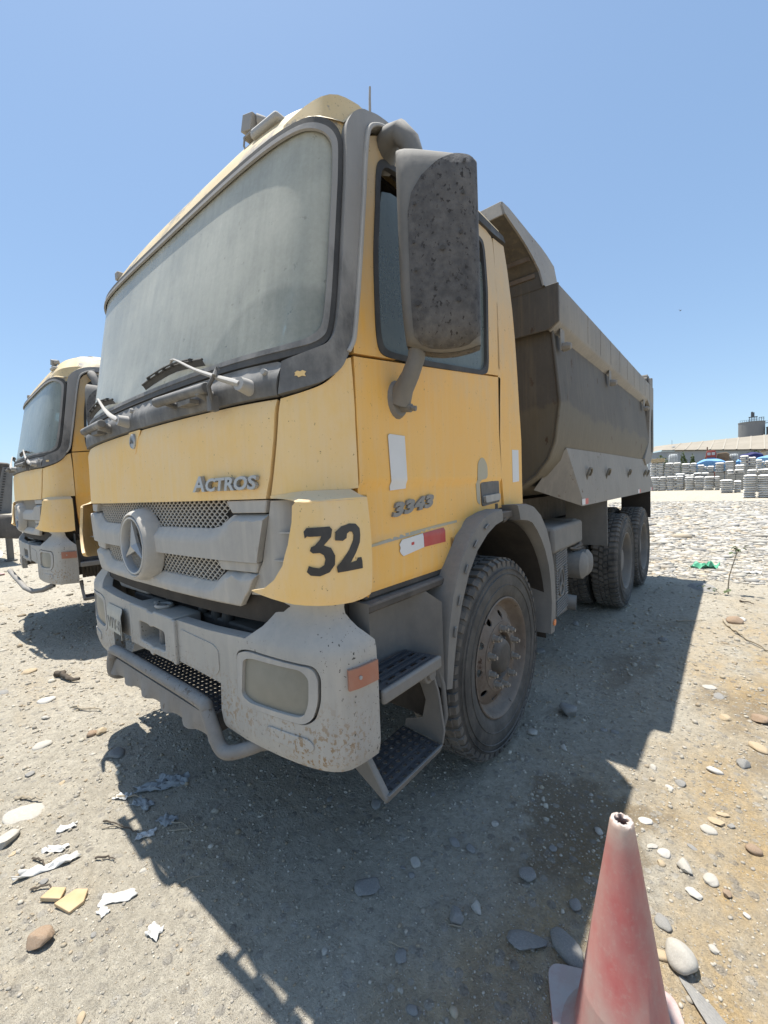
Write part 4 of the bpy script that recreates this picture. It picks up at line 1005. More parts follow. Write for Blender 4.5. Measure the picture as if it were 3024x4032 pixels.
        ex = MB().tube(X([(1.00, 1.60, .52), (1.09, 1.63, .515), (1.16, 1.645, .51)]), [.068, .068, .066], 22, caps=False)
        ex.tube(X([(1.16, 1.645, .51), (1.09, 1.63, .515), (1.02, 1.61, .52)]), [.061, .062, .062], 22, caps=False)
        build('exhaust_outlet', ex, 'fender', mu, 50)
        build('battery_box', MB().box((.93 * s, 1.58, 1.13), (.40, .86, .22)).box((.93 * s, 1.92, 1.17), (.34, .16, .16)), 'fender', root, 30, .03)
        for (y, z) in ((1.82, .86), (1.98, .86)): build('air_tank', MB().lathe([(-.30, .0), (-.29, .09), (-.26, .125), (.26, .125), (.29, .09), (.30, 0)], 24, 'x', (.92 * s, y - .02, z - .03)), 'fender', root, 40)
        tk = MB(); 
        for k in range(5): tk.tube(X([(1.10, 1.68 + k * .05, 1.0 - .02 * k), (1.14, 1.80 + k * .04, .98 + .03 * (k % 2)), (1.12, 1.95, 1.03 - .02 * k), (1.06, 2.10, 1.05)]), .010 + .004 * (k % 2), 6)
        build('air_hose', tk, 'chassis', root, 50)

def add_chassis(root):
    m = MB()
    for s in (1, -1): m.box((.40 * s, 2.2, .95), (.09, 6.6, .28))
    for y in (.4, 1.4, 2.6, 4.3, 5.4): m.box((0, y, .95), (.8, .12, .2))
    build('chassis_frame', m, 'chassis', root, 30, .01)
    for y in (0.0, 3.6, 4.95):
        m = MB(); m.cyl((-.95, y, .588), (.95, y, .588), .075)
        if y: m.lathe([(-.25, .1), (-.15, .2), (0, .24), (.15, .2), (.25, .1)], 20, 'x', (0, y, .588))
        build('axle', m, 'chassis', root, 40)
    build('engine_block', MB().box((0, -.35, 1.0), (.9, 1.2, .55)).box((0, -.9, .75), (.7, .4, .3)), 'black', root, 30, .03)

def add_bed(root):
    # tub: half-round section drawn out along the truck
    prof = [(1.175, 3.0), (1.19, 2.78), (1.240, 2.21), (1.200, 1.92), (1.15, 1.79), (1.05, 1.665), (.90, 1.57), (.70, 1.50), (.40, 1.46), (0, 1.45)]
    full = prof + [(-x, z) for x, z in prof[-2::-1]]
    y0, y1 = 1.0, 5.52
    m = MB(); rows = [[(x, y, z) for x, z in full] for y in (y0, 2.0, 3.2, 4.4, y1)]
    m.grid(rows)
    inn = [[(x * .985, y, z + .03) for x, z in full] for y in (y0 + .02, y1)]
    m.grid(inn)
    bd = build('dump_bed', m, 'bed', root, 30)
    fr = MB(); fr.add([(x, y0 + .001, z) for x, z in full], [tuple(range(len(full)))]); fr.add([(x, y0 + .03, z) for x, z in full], [tuple(range(len(full)))])
    build('bed_front_wall', fr, 'bed', bd, 30)
    e = MB().tube([(x, y0 - .004, z) for x, z in prof[1:10]], .012, 8); e.tube([(-x, y0 - .004, z) for x, z in prof[1:10]], .012, 8)
    build('bed_corner_bead', e, 'bed', bd, 50)
    tg = MB().prism([(x, y1 + .06, z) for x, z in full], (0, .05, 0)); build('tailgate', tg, 'bed', bd, 30)
    # top rail, folded plate: a deep face and a sloping underside
    for s in (1, -1):
        pr = [(1.12, 3.03), (1.135, 3.062), (1.245, 3.062), (1.262, 3.045), (1.262, 2.800), (1.250, 2.778), (1.185, 2.73), (1.165, 2.76)]
        m = MB().prism([(x * s, .957, z) for x, z in pr], (0, 4.85, 0)); build('bed_rail', m, 'bed_light', bd, 30, .006)
        build('rail_cap', MB().box((1.20 * s, 3.70, 3.078), (.06, 4.2, .03)), 'bed_light', bd, 30, .005)
        m = MB()
        for y in np.linspace(1.75, 5.4, 9): m.box((1.2632 * s, float(y), 2.925), (.003, .008, .24))
        build('rail_weld', m, 'bed_light', bd, 0)
        # side chute: sloping plate, lip, gusset at the front
        m = MB(); P3 = [(1.16, 1.80), (1.252, 1.462), (1.252, 1.395)]
        rows = [[(x * s, y, z) for x, z in P3] for y in (1.525, 2.6, 3.7, 4.8, 5.84)]
        rows[0] = [(1.195 * s, 1.30, 1.885), (1.252 * s, 1.525, 1.462), (1.252 * s, 1.525, 1.395)]
        rows[1][0] = (1.195 * s, 2.6, 1.89); rows[2][0] = (1.195 * s, 3.7, 1.89); rows[3][0] = (1.195 * s, 4.8, 1.89); rows[4][0] = (1.195 * s, 5.40, 1.90)
        m.grid(rows); m.grid([[(p[0] - .012 * s, p[1] + (.012 if i == 0 else 0), p[2]) for p in r] for i, r in enumerate(rows)])
        m.add([(1.252 * s, 1.525, 1.395), (1.252 * s, 1.525, 1.462), (1.195 * s, 1.30, 1.885), (1.05 * s, 1.18, 1.67), (.95 * s, 1.22, 1.55)], [(0, 1, 2, 3, 4)])
        m.add([(1.252 * s, 1.525, 1.395), (1.252 * s, 5.84, 1.395), (.98 * s, 5.84, 1.47), (.95 * s, 1.22, 1.55)], [(0, 1, 2, 3)])
        m.add([(1.252 * s, 5.84, 1.395), (1.252 * s, 5.84, 1.462), (1.195 * s, 5.42, 1.90), (.98 * s, 5.5, 1.47)], [(0, 1, 2, 3)])
        ch = build('side_chute', m, 'bed_light', bd, 25)
        for y in (1.62, 4.45, 5.60):
            build('reflective_tape', MB().box((1.2535 * s, y - .05, 1.43), (.002, .10, .05)), 'white', ch, 0); build('reflective_tape', MB().box((1.2535 * s, y + .05, 1.43), (.002, .10, .05)), 'red', ch, 0)
        for y in (1.78, 2.55, 3.75, 5.0, 5.30):
            hk = MB().tube([(1.224 * s, y, 1.62), (1.245 * s, y, 1.69), (1.252 * s, y + .02, 1.72), (1.252 * s, y + .09, 1.72), (1.245 * s, y + .11, 1.69), (1.230 * s, y + .11, 1.655)], .010, 8); build('rope_hook', hk, 'bed', ch, 50)
        # lamps on brackets under the rail
        for y in (1.10, 2.75, 5.02):
            lm = MB().box((1.235 * s, y, 2.69), (.008, .10, .16)); lm.tube([(1.238 * s, y, 2.635), (1.27 * s, y, 2.635), (1.30 * s, y, 2.63)], [.034, .034, .022], 8)
            build('marker_lamp', lm, 'bed_light', bd, 40, .004)
        # rear post of the bed, canted at the foot
        po = MB().prism([(1.262 * s, 5.12, 2.80), (1.262 * s, 5.80, 2.80), (1.262 * s, 5.80, 2.05), (1.262 * s, 5.52, 1.86), (1.225 * s, 5.30, 1.80), (1.225 * s, 5.16, 1.90), (1.24 * s, 5.46, 2.15), (1.262 * s, 5.42, 2.72)], (-.05 * s, 0, 0))
        build('rear_post', po, 'bed_light', bd, 25, .006)
        build('post_slot', MB().box((1.2632 * s, 5.67, 2.35), (.003, .07, .68)), 'bed', bd, 0)
        # mud flaps
        build('mud_flap', MB().box((1.02 * s, 2.58, 1.16), (.42, .015, .50)), 'fender', root, 30, .004)
        build('mud_flap', MB().box((1.02 * s, 5.68, 1.20), (.42, .02, .48)), 'black', root, 30, .004)
    build('bed_front_rail', MB().prism([(-1.262, .955, 3.059), (1.262, .955, 3.059), (1.262, .955, 2.785), (1.185, .955, 2.74), (-1.185, .955, 2.74), (-1.262, .955, 2.785)], (0, -.02, 0)).box((0, 1.0, 3.045), (2.24, .12, .024)), 'bed', bd, 30, .004)
    build('bed_floor_beam', MB().box((0, 3.3, 1.27), (.75, 4.6, .30)), 'chassis', bd, 30)
    build('hoist_frame', MB().box((0, 1.15, 1.40), (1.3, .12, .25)).box((0, 1.08, 1.9), (.16, .16, 1.0)), 'chassis', bd, 30)
    # canopy over the cab: bent sheet, side fins, front flange
    pr = [(.93, 3.05), (.925, 3.10), (.925, 3.176), (.85, 3.257), (.765, 3.309), (.668, 3.348), (.558, 3.376), (.465, 3.402)]
    m = MB(); m.grid([[(x, y, z) for y, z in pr] for x in (-1, -.5, 0, .5, 1)]); m.grid([[(x, y + .008, z + .012) for y, z in pr] for x in (-1, 0, 1)]); m.v = [(p[0] * (1.165 - .28 * (p[2] - 3.06)), p[1], p[2]) for p in m.v]
    cn = build('bed_canopy', m, 'bed', bd, 40)
    build('canopy_flange', MB().prism([(-1.06, .455, 3.395), (1.06, .455, 3.395), (1.045, .470, 3.495), (-1.045, .470, 3.495)], (0, .012, 0)), 'bed_light', cn, 30, .003)
    build('canopy_rib', MB().box((0, .842, 3.25), (2.18, .012, .03)), 'rim', cn, 30)
    build('canopy_rib', MB().box((0, .918, 3.15), (2.2, .012, .03)), 'rim', cn, 30)
    for s in (1, -1):
        lo = [(.905, 3.055), (.913, 3.103), (.918, 3.176), (.842, 3.253), (.762, 3.304), (.665, 3.343), (.555, 3.371), (.462, 3.399), (.456, 3.461)]
        hi = [(1.34, 3.06), (1.41, 3.27), (1.495, 3.441), (1.364, 3.484), (1.236, 3.504), (1.033, 3.504), (.819, 3.510), (.60, 3.515), (.479, 3.494)]
        X_ = lambda z: 1.17 - .28 * (z - 3.06)
        m = MB(); rows = [[(X_(l[1] + (h[1] - l[1]) * f) * s, l[0] + (h[0] - l[0]) * f, l[1] + (h[1] - l[1]) * f) for f in (0, .5, 1)] for l, h in zip(lo, hi)]
        m.grid(rows); m.grid([[(p[0] - .014 * s, p[1], p[2]) for p in r] for r in rows])
        for k in (0, 2): m.grid([[r[k] for r in rows], [(r[k][0] - .014 * s, r[k][1], r[k][2]) for r in rows]])
        build('canopy_fin', m, 'bed_light', cn, 30)
    # rolled cover at the rear
    cv = MB()
    for k in range(4): cv.tube([(x, 5.62 + .06 * k, 3.16 + .05 * (k % 2)) for x in np.linspace(-1.1, 1.2, 9)], .05, 10)
    build('rolled_tarp', cv, 'bed', bd, 60)
    build('tarp_bracket', MB().box((1.235, 5.70, 3.11), (.02, .22, .14)).box((1.235, 5.80, 3.06), (.03, .06, .30)), 'bed_light', bd, 30, .004)
def copy_tree(o, parent=None, skip=()):
    c = o.copy(); COL.objects.link(c); c.parent = parent
    for ch in o.children:
        if ch.name.split('.')[0] in skip: continue
        copy_tree(ch, c, skip)
    return c
truck = make_truck()
add_mirrors(truck); add_bumper(truck); add_steps_fenders(truck); add_chassis(truck); add_bed(truck); add_wheels(truck)
tag(truck, 'dusty yellow dump truck with grey bed and number 32 on its corner', 'dump truck', 'parked dump trucks')
other = copy_tree(truck, None, ('number_marking', 'marker_sticker', 'primer_patch', 'reflective_tape', 'reflective_tape_mark', 'rust_run', 'model_number', 'model_name', 'badge', 'badge_recess', 'badge_star', 'number_plate', 'pipe_bar', 'front_step'))
other.location = (-4.586, .317, .055); other.rotation_euler = (0, 0, -.0466)
tag(other, 'yellow dump truck parked behind at left, partly hidden by the nearer truck', 'dump truck', 'parked dump trucks')
for ch in list(other.children):
    n = ch.name.split('.')[0]
    if n == 'windscreen': ch.data = ch.data.copy(); ch.data.materials[0] = MT['clearglass']
    if n == 'air_duct_flare' and 'label' in ch: del ch['label']
    if n == 'door':
        for g_ in list(ch.children):
            if g_.name.split('.')[0] == 'window_glass': bpy.data.objects.remove(g_)
bb = MB().tube([(.80, -1.36, .60), (.74, -1.46, .55), (.66, -1.54, .54), (.50, -1.585, .57), (.30, -1.60, .61), (0, -1.62, .66), (-.30, -1.63, .70)], .028, 12)
build('pipe_bar', bb, 'bar', other, 60)['label'] = 'pipe bar bent loose and drooping forward'
# ================================================================ ground
rng = np.random.default_rng(7); random.seed(7)
def value_noise(x, y, f, seed):
    """smooth lattice noise, -1..1"""
    def h(i, j):
        n = (i * 374761393 + j * 668265263 + seed * 974711) & 0xffffffff
        n = ((n ^ (n >> 13)) * 1274126177) & 0xffffffff
        return ((n ^ (n >> 16)) & 0xffff) / 32767.5 - 1
    X = np.asarray(x) * f; Y = np.asarray(y) * f
    i = np.floor(X).astype(np.int64); j = np.floor(Y).astype(np.int64); a = X - i; b = Y - j
    a = a * a * (3 - 2 * a); b = b * b * (3 - 2 * b)
    return (h(i, j) * (1 - a) + h(i + 1, j) * a) * (1 - b) + (h(i, j + 1) * (1 - a) + h(i + 1, j + 1) * a) * b
def ground_h(x, y):
    return .010 * value_noise(x, y, .9, 1) + .007 * value_noise(x, y, 3.1, 2) + .0035 * value_noise(x, y, 9.0, 3) + .0022 * value_noise(x, y, 27.0, 4) - .010

def ground_mat():
    t = NT('dry_gravel_ground')
    big = t.noise(.35, 5, .6); mid = t.noise(1.7, 6, .65); fin = t.noise(26, 6, .7)
    col = t.mix(t.ramp(mid, .32, .68), (.50, .452, .36), (.585, .535, .435))
    x, y, z = t.sep(t.tc.outputs['Object'])[:3]
    # yellow-brown soil that comes through on the right hand side of the yard
    reg = t.math('ADD', t.ramp(t.math('SUBTRACT', x, t.math('MULTIPLY', y, .10)), 1.15, 2.1), t.ramp(big, .40, .62, -.30, .35))
    soil = t.math('MULTIPLY', t.ramp(reg, .35, .95), t.ramp(t.noise(2.4, 5, .65, t.mapping((1, .55, 1))), .36, .6))
    soil = t.math('MULTIPLY', soil, t.ramp(y, 6.0, 2.5))
    col = t.mix(t.math('MULTIPLY', soil, .85), col, (.52, .36, .165))
    left = t.math('MULTIPLY', t.ramp(t.noise(1.1, 5, .65, t.mapping((.7, 1.4, 1), loc=(3, 5, 0))), .52, .66), .45)
    col = t.mix(left, col, (.50, .40, .26))
    # damp or oily stains
    stn = t.math('MULTIPLY', t.ramp(t.noise(1.5, 4, .6, t.mapping((1, .6, 1), loc=(8, 2, 0))), .56, .66), .55)
    stn = t.math('MULTIPLY', stn, t.ramp(x, 1.0, 1.6)); stn = t.math('MULTIPLY', stn, t.ramp(y, 5.0, 2.0))
    col = t.mix(stn, col, (.20, .145, .085))
    ex = t.math('MULTIPLY', t.math('SUBTRACT', x, 1.72), 1.9); ey = t.math('MULTIPLY', t.math('SUBTRACT', y, -.30), 1.45)
    rr = t.math('SQRT', t.math('ADD', t.math('MULTIPLY', ex, ex), t.math('MULTIPLY', ey, ey)))
    rr = t.math('ADD', rr, t.ramp(t.noise(3.2, 5, .65), .3, .7, -.32, .32))
    col = t.mix(t.ramp(rr, .62, .48, 0, .62), col, (.215, .15, .075))          # damp patch beside the cone
    # grit and small stones of many tints
    v1 = t.voronoi(75, None, 'F1', 'Color'); vd = t.voronoi(75, None, 'F1', 'Distance')
    tone = t.sep(v1)[0]
    col = t.mix(t.math('MULTIPLY', t.ramp(tone, .55, .95), t.ramp(vd, .5, .2, 0, .55)), col, (.60, .56, .48))
    col = t.mix(t.math('MULTIPLY', t.ramp(t.sep(v1)[1], .7, .98), t.ramp(vd, .5, .2, 0, .6)), col, (.19, .175, .155))
    v2 = t.voronoi(22, t.mapping((1, 1, 1), loc=(.3, .7, 0)), 'F1', 'Color'); vd2 = t.voronoi(22, t.mapping((1, 1, 1), loc=(.3, .7, 0)), 'F1', 'Distance')
    st = t.math('MULTIPLY', t.ramp(t.sep(v2)[2], .72, .8), t.ramp(vd2, .42, .34))
    col = t.mix(t.math('MULTIPLY', st, .7), col, t.mix(t.sep(v2)[0], (.30, .275, .24), (.55, .52, .46)))
    col = t.mix(t.ramp(fin, .34, .66, 0, .55), col, (.255, .225, .18))
    hgt = t.math('ADD', t.math('MULTIPLY', t.noise(70, 5, .75), .9), t.math('MULTIPLY', fin, .9))
    hgt = t.math('ADD', hgt, t.math('MULTIPLY', t.math('MULTIPLY', st, t.ramp(vd2, .42, .1)), .8))
    b = t.bump(hgt, 1.0, .016)
    b = t.bump(t.noise(34, 5, .7, t.mapping((1, 1.25, 1))), .8, .02, b)
    b = t.bump(t.noise(7, 5, .6), .5, .04, b)
    return t.done(t.bsdf(col, .95, 0, b, .15))
MT['ground'] = ground_mat()
def axis(lo, dlo, dhi, hi, step, g):
    a = list(np.arange(dlo, dhi, step)); s = step; v = dlo; L = []
    while v > lo: s *= g; v -= s; L.append(v)
    s = step; v = a[-1]; Rr = []
    while v < hi: s *= g; v += s; Rr.append(v)
    return np.array(L[::-1] + a + Rr)
gx = axis(-3000, -3.2, 3.4, 3000, .022, 1.06); gy = axis(-400, -3.0, 3.0, 4000, .022, 1.06)
GX, GY = np.meshgrid(gx, gy)
GZ = ground_h(GX, GY)
GZ = np.where((np.abs(GX) > 60) | (np.abs(GY) > 120), -.01, GZ)
me = bpy.data.meshes.new('ground')
nx, ny = len(gx), len(gy)
V = np.stack([GX.ravel(), GY.ravel(), GZ.ravel()], 1)
I = (np.arange(ny - 1)[:, None] * nx + np.arange(nx - 1)[None, :]).ravel()
Fq = np.stack([I, I + 1, I + nx + 1, I + nx], 1)
me.vertices.add(len(V)); me.vertices.foreach_set('co', V.ravel())
me.loops.add(Fq.size); me.loops.foreach_set('vertex_index', Fq.ravel().astype(np.int32))
me.polygons.add(len(Fq)); me.polygons.foreach_set('loop_start', (np.arange(len(Fq)) * 4).astype(np.int32))
me.update(calc_edges=True); me.validate(); me.shade_smooth()
me.materials.append(MT['ground'])
gob = bpy.data.objects.new('ground', me); COL.objects.link(gob); structure(gob)

def stone_mat(name, a, b, seed):
    t = NT(name)
    oi = t.n.new('ShaderNodeObjectInfo')
    col = t.mix(t.ramp(t.noise(9, 6, .65, t.mapping((1, 1, 1), loc=(seed, 0, 0))), .3, .7), a, b)
    nz = t.sep(t.geo.outputs['Normal'])[2]
    col = t.mix(t.math('MULTIPLY', t.ramp(t.noise(14, 5, .7), .45, .75), .45), col, (.44, .405, .34))
    return t.done(t.bsdf(col, .9, 0, t.bump(t.noise(45, 5, .7), .4, .006), .2))
MT['stone_pale'] = stone_mat('pale_stone', (.42, .39, .34), (.52, .49, .43), 1)
MT['stone_grey'] = stone_mat('grey_stone', (.22, .215, .205), (.31, .30, .28), 2)
MT['stone_tan'] = stone_mat('tan_stone', (.42, .32, .20), (.50, .40, .27), 3)
MT['stone_brown'] = stone_mat('brown_stone', (.27, .185, .12), (.36, .26, .18), 4)
MT['stone_white'] = stone_mat('whitish_stone', (.50, .475, .43), (.57, .54, .49), 5)
# vertex-tinted gravel
def gravel_mat():
    t = NT('mixed_gravel'); at_ = t.n.new('ShaderNodeAttribute'); at_.attribute_name = 'tint'
    col = t.mix(t.ramp(t.noise(40, 4, .6), .4, .7, 0, .4), at_.outputs['Color'], (.40, .37, .31))
    return t.done(t.bsdf(col, .95, 0, t.bump(t.noise(120, 4, .7), .3, .003), .15))
MT['gravel'] = gravel_mat()

def ico(sub):
    bm = bmesh.new(); bmesh.ops.create_icosphere(bm, subdivisions=sub, radius=1.0)
    v = np.array([x.co[:] for x in bm.verts]); f = np.array([[q.index for q in p.verts] for p in bm.faces]); bm.free(); return v, f
ICO1, ICOF1 = ico(1); ICO3, ICOF3 = ico(3)
PAL = np.array([(.43, .39, .315), (.40, .36, .29), (.50, .46, .38), (.33, .30, .25), (.42, .35, .25), (.46, .42, .35), (.38, .345, .29), (.40, .32, .22)])
def gravel(name, P, S, flat, mat, pal=PAL, seed=1, sink=.35):
    """thousands of loose stones in one mesh: centres P, radii S"""
    r = np.random.default_rng(seed); n = len(P)
    v, f = ICO1, ICOF1
    jit = 1 + r.normal(0, .13, (n, len(v), 1))
    sc = np.stack([S * r.uniform(.75, 1.3, n), S * r.uniform(.75, 1.3, n), S * r.uniform(*flat, n)], 1)
    Vv = v[None] * jit * sc[:, None, :]
    a = r.uniform(0, 6.283, n); ca, sa = np.cos(a)[:, None], np.sin(a)[:, None]
    X = Vv[..., 0] * ca - Vv[..., 1] * sa; Y = Vv[..., 0] * sa + Vv[..., 1] * ca
    z0 = ground_h(P[:, 0], P[:, 1]) + sc[:, 2] * (1 - sink) - sc[:, 2] * .35
    W = np.stack([X + P[:, 0:1], Y + P[:, 1:2], Vv[..., 2] + z0[:, None]], 2).reshape(-1, 3)
    F = (f[None] + (np.arange(n) * len(v))[:, None, None]).reshape(-1, 3)
    me = bpy.data.meshes.new(name)
    me.vertices.add(len(W)); me.vertices.foreach_set('co', W.ravel())
    me.loops.add(F.size); me.loops.foreach_set('vertex_index', F.ravel().astype(np.int32))
    me.polygons.add(len(F)); me.polygons.foreach_set('loop_start', (np.arange(len(F)) * 3).astype(np.int32))
    me.update(calc_edges=True); me.validate(); me.shade_smooth()
    ct = pal[r.integers(0, len(pal), n)] * r.uniform(.8, 1.15, (n, 1))
    ca_ = me.color_attributes.new('tint', 'FLOAT_COLOR', 'POINT')
    ca_.data.foreach_set('color', np.concatenate([np.repeat(ct, len(v), 0), np.ones((len(W), 1))], 1).ravel())
    me.materials.append(MT[mat])
    o = bpy.data.objects.new(name, me); COL.objects.link(o); stuff(o); return o
def fan(n, r0, r1, a0, a1, seed):
    """points round the camera's foot, evenly spread over distance on a log scale"""
    r = np.random.default_rng(seed)
    d = np.exp(r.uniform(math.log(r0), math.log(r1), n)); a = r.uniform(a0, a1, n)
    return np.stack([2.228 + d * np.sin(a), -2.307 + d * np.cos(a)], 1), d
p, d = fan(26000, .9, 9.0, R(-100), R(25), 3)
o = gravel('loose_grit', p, np.random.default_rng(5).lognormal(-5.55, .42, len(p)) * np.clip(d / 2.2, .55, 2.2), (.4, .9), 'gravel', seed=11)
o['label'] = 'fine loose grit scattered over the whole yard'; o['category'] = 'grit'
p, d = fan(450, 1.0, 12.0, R(-100), R(25), 8)
o = gravel('pebbles', p, np.random.default_rng(6).lognormal(-4.75, .36, len(p)) * np.clip(d / 3, .7, 1.6), (.35, .7), 'gravel', seed=12, sink=.5)
o['label'] = 'small pebbles half sunk in the dusty ground'; o['category'] = 'pebbles'
# field of flat cobbles behind the truck on the right
r = np.random.default_rng(21)
yy = np.exp(r.uniform(math.log(5.8), math.log(30), 14000)); dd = yy + 2.3
xx = 2.2 + dd * r.uniform(-.20, .16, len(yy))
PC = np.stack([xx, yy], 1)
o = gravel('cobble_field', PC, r.lognormal(-3.2, .48, len(yy)) * np.clip(yy / 9, .75, 1.6), (.18, .42), 'gravel',
           pal=np.array([(.52, .48, .41), (.46, .43, .37), (.58, .54, .47), (.36, .345, .32), (.54, .45, .33), (.50, .475, .43), (.42, .38, .32)]), seed=22, sink=.45)
o['label'] = 'field of flat pale cobbles behind the truck'; o['category'] = 'cobbles'
xl = -r.uniform(4, 26, 2500); yl = r.uniform(-6, 1.5, 2500)
o = gravel('scattered_pebbles', np.stack([xl, yl], 1), r.lognormal(-3.7, .4, 2500), (.25, .5), 'gravel', seed=23)
o['label'] = 'scattered pebbles round the truck at left'; o['category'] = 'pebbles'

def stone_mesh(seed, flat=.6, rough=.16, angular=False):
    r = np.random.default_rng(seed); v = ICO3.copy()
    d = np.zeros(len(v))
    for k in range(7):
        ax = r.normal(0, 1, 3); ax /= np.linalg.norm(ax); d += rough / (1 + k * .5) * np.sin(v @ ax * (1.2 + k * 1.1) + r.uniform(0, 6))
    v = v * (1 + d * .5)[:, None]
    if angular:
        for k in range(12):
            ax = r.normal(0, 1, 3); ax /= np.linalg.norm(ax); h = r.uniform(.55, .85); q = v @ ax; v -= np.maximum(0, q - h)[:, None] * ax
    v[:, 2] *= flat
    m = MB(); m.v = [tuple(x) for x in v]; m.f = [tuple(int(i) for i in x) for x in ICOF3]; return m
STONES = {}
def stone(x, y, size, mat, label=None, group=None, seed=0, flat=.55, stretch=1.3, ang=False, sink=.3, rz=None, name='stone'):
    ang = ang or seed % 3 != 0; sink = max(sink, .34) if group else sink
    if group: size *= .82
    k = (seed % 5, mat, flat, ang)
    if k not in STONES:
        o = build(name, stone_mesh(seed % 5 + 40, flat, .2, ang), mat, None, 40 if ang else 70); STONES[k] = o.data
    else:
        o = bpy.data.objects.new(name, STONES[k]); COL.objects.link(o)
    rr = random.Random(seed * 7 + 1)
    o.scale = (size * stretch, size, size); o.rotation_euler = (rr.uniform(-.15, .15), rr.uniform(-.15, .15), rr.uniform(0, 6.28) if rz is None else rz)
    o.location = (x, y, float(ground_h(x, y)) + size * flat * (1 - 2 * sink) * .9)
    o.rotation_euler.x += rr.uniform(-.2, .2)
    tag(o, label, 'stone', group); return o
# stones one can point at
stone(2.109, -.715, .045, 'stone_pale', 'large smooth pinkish pebble lying right of the red cone', seed=3, flat=.8, stretch=1.2, sink=.1, rz=1.9)
stone(1.363, .671, .072, 'stone_grey', 'angular grey rock in the shade beside the front wheel', seed=1, flat=.75, stretch=1.1, ang=True, sink=.15, rz=.4)
stone(1.087, -1.14, .055, 'stone_grey', 'broad half buried grey stone in the shadow before the bumper', seed=2, flat=.4, sink=.42)
stone(1.442, -1.039, .034, 'stone_grey', 'round grey pebble with a pale straw under it', seed=4, flat=.6, sink=.15)
stone(1.592, -.716, .036, 'stone_grey', 'wedge shaped grey stone in the shade left of the cone', seed=6, flat=.6, ang=True, sink=.2)
stone(.278, -2.046, .042, 'stone_brown', 'brown rock casting a dark shadow at the lower left', seed=7, flat=.75, ang=True, sink=.1, rz=.9)
stone(1.677, -.959, .052, 'stone_grey', 'long flat stone sunk in the shade beside the cone base', seed=8, flat=.3, stretch=1.7, sink=.4, rz=.4)
stone(1.797, -.90, .040, 'stone_grey', 'smooth dark pebble touching the cone base', seed=9, flat=.6, stretch=1.7, sink=.2, rz=-.5)
stone(2.205, -.84, .05, 'stone_grey', 'long thin slate lying at the lower right corner', seed=10, flat=.16, stretch=2.6, sink=.3, rz=-.7)
stone(-.452, -2.038, .06, 'stone_pale', 'smooth pale boulder cut by the left edge of the picture', seed=11, flat=.5, sink=.3)
stone(-.618, -1.942, .075, 'stone_pale', 'flat pale slab half covered by dust at the left', seed=12, flat=.2, stretch=1.4, sink=.46)
stone(2.127, -.398, .026, 'stone_white', 'white flat flake right of the cone', seed=13, flat=.4, ang=True, sink=.2, rz=2.6)
stone(2.087, -.28, .032, 'stone_pale', 'grey and white pebble above the white flake', seed=14, flat=.6, sink=.15, rz=2.2)
stone(2.314, -.001, .022, 'stone_brown', 'brown nut shaped stone near the right edge', seed=15, flat=.7, sink=.1)
stone(2.226, -.327, .016, 'stone_brown', 'small rust brown stone right of the cone', seed=16, flat=.8, sink=.1)
stone(2.386, 1.265, .05, 'stone_brown', 'dark mossy brown stone on the sunlit ground at far right', seed=17, flat=.6, ang=True, sink=.2)
stone(2.263, 3.532, .07, 'stone_brown', 'brown stone beside the long thin twig', seed=18, flat=.5, sink=.2)
stone(-1.156, -1.436, .042, 'stone_tan', 'tan disc shaped stone left of the bull bar shadow', seed=19, flat=.5, sink=.15)
stone(-1.19, -1.475, .034, 'stone_brown', 'reddish pebble touching the tan disc shaped stone', seed=20, flat=.6, sink=.2)
stone(-.794, -1.449, .05, 'stone_grey', 'grey oval stone inside the tip of the truck shadow', seed=21, flat=.4, sink=.3)
stone(1.905, 5.172, .17, 'stone_grey', 'big flat stone at the far corner of the bed shadow', seed=22, flat=.22, stretch=1.5, sink=.35)
def stone_label(i, x, y, s_, colour):
    size = 'tiny' if s_ < .02 else 'small' if s_ < .028 else 'medium' if s_ < .04 else 'larger'
    if x > 1.85: where = ('on sunlit ground beside the cone' if y < -.5 else 'on sunlit ground just behind the cone' if y < -.15 else 'on sunlit ground by the corner of the cab shadow' if y < .25 else 'on sunlit ground at the edge of the bed shadow' if y < .8 else 'on sunlit ground halfway to the sapling' if y < 2 else 'on sunlit ground near the long stick')
    elif y > -.62 and x > .5: where = ('in the shade near the rear wheels' if y > 1.5 else 'in the shade beside the front wheel' if y > .1 else 'in the shade right of the steps')
    elif y > -1.5 and x > .3: where = ('in the shade left of the cone' if x > 1.4 else 'in the shade below the steps' if y > -.85 else 'in the shade in the middle foreground' if y > -1.2 else 'in the shade at the bottom of the photo')
    elif x > -.2: where = 'on sunlit ground by the clay shards'
    elif x > -1.2: where = 'on sunlit ground left of the shadow tip'
    else: where = 'on sunlit ground below the left truck'
    return size + ' ' + colour + ' stone ' + where
G_RIGHT = 'pebbles on the sunlit ground right of the cone'
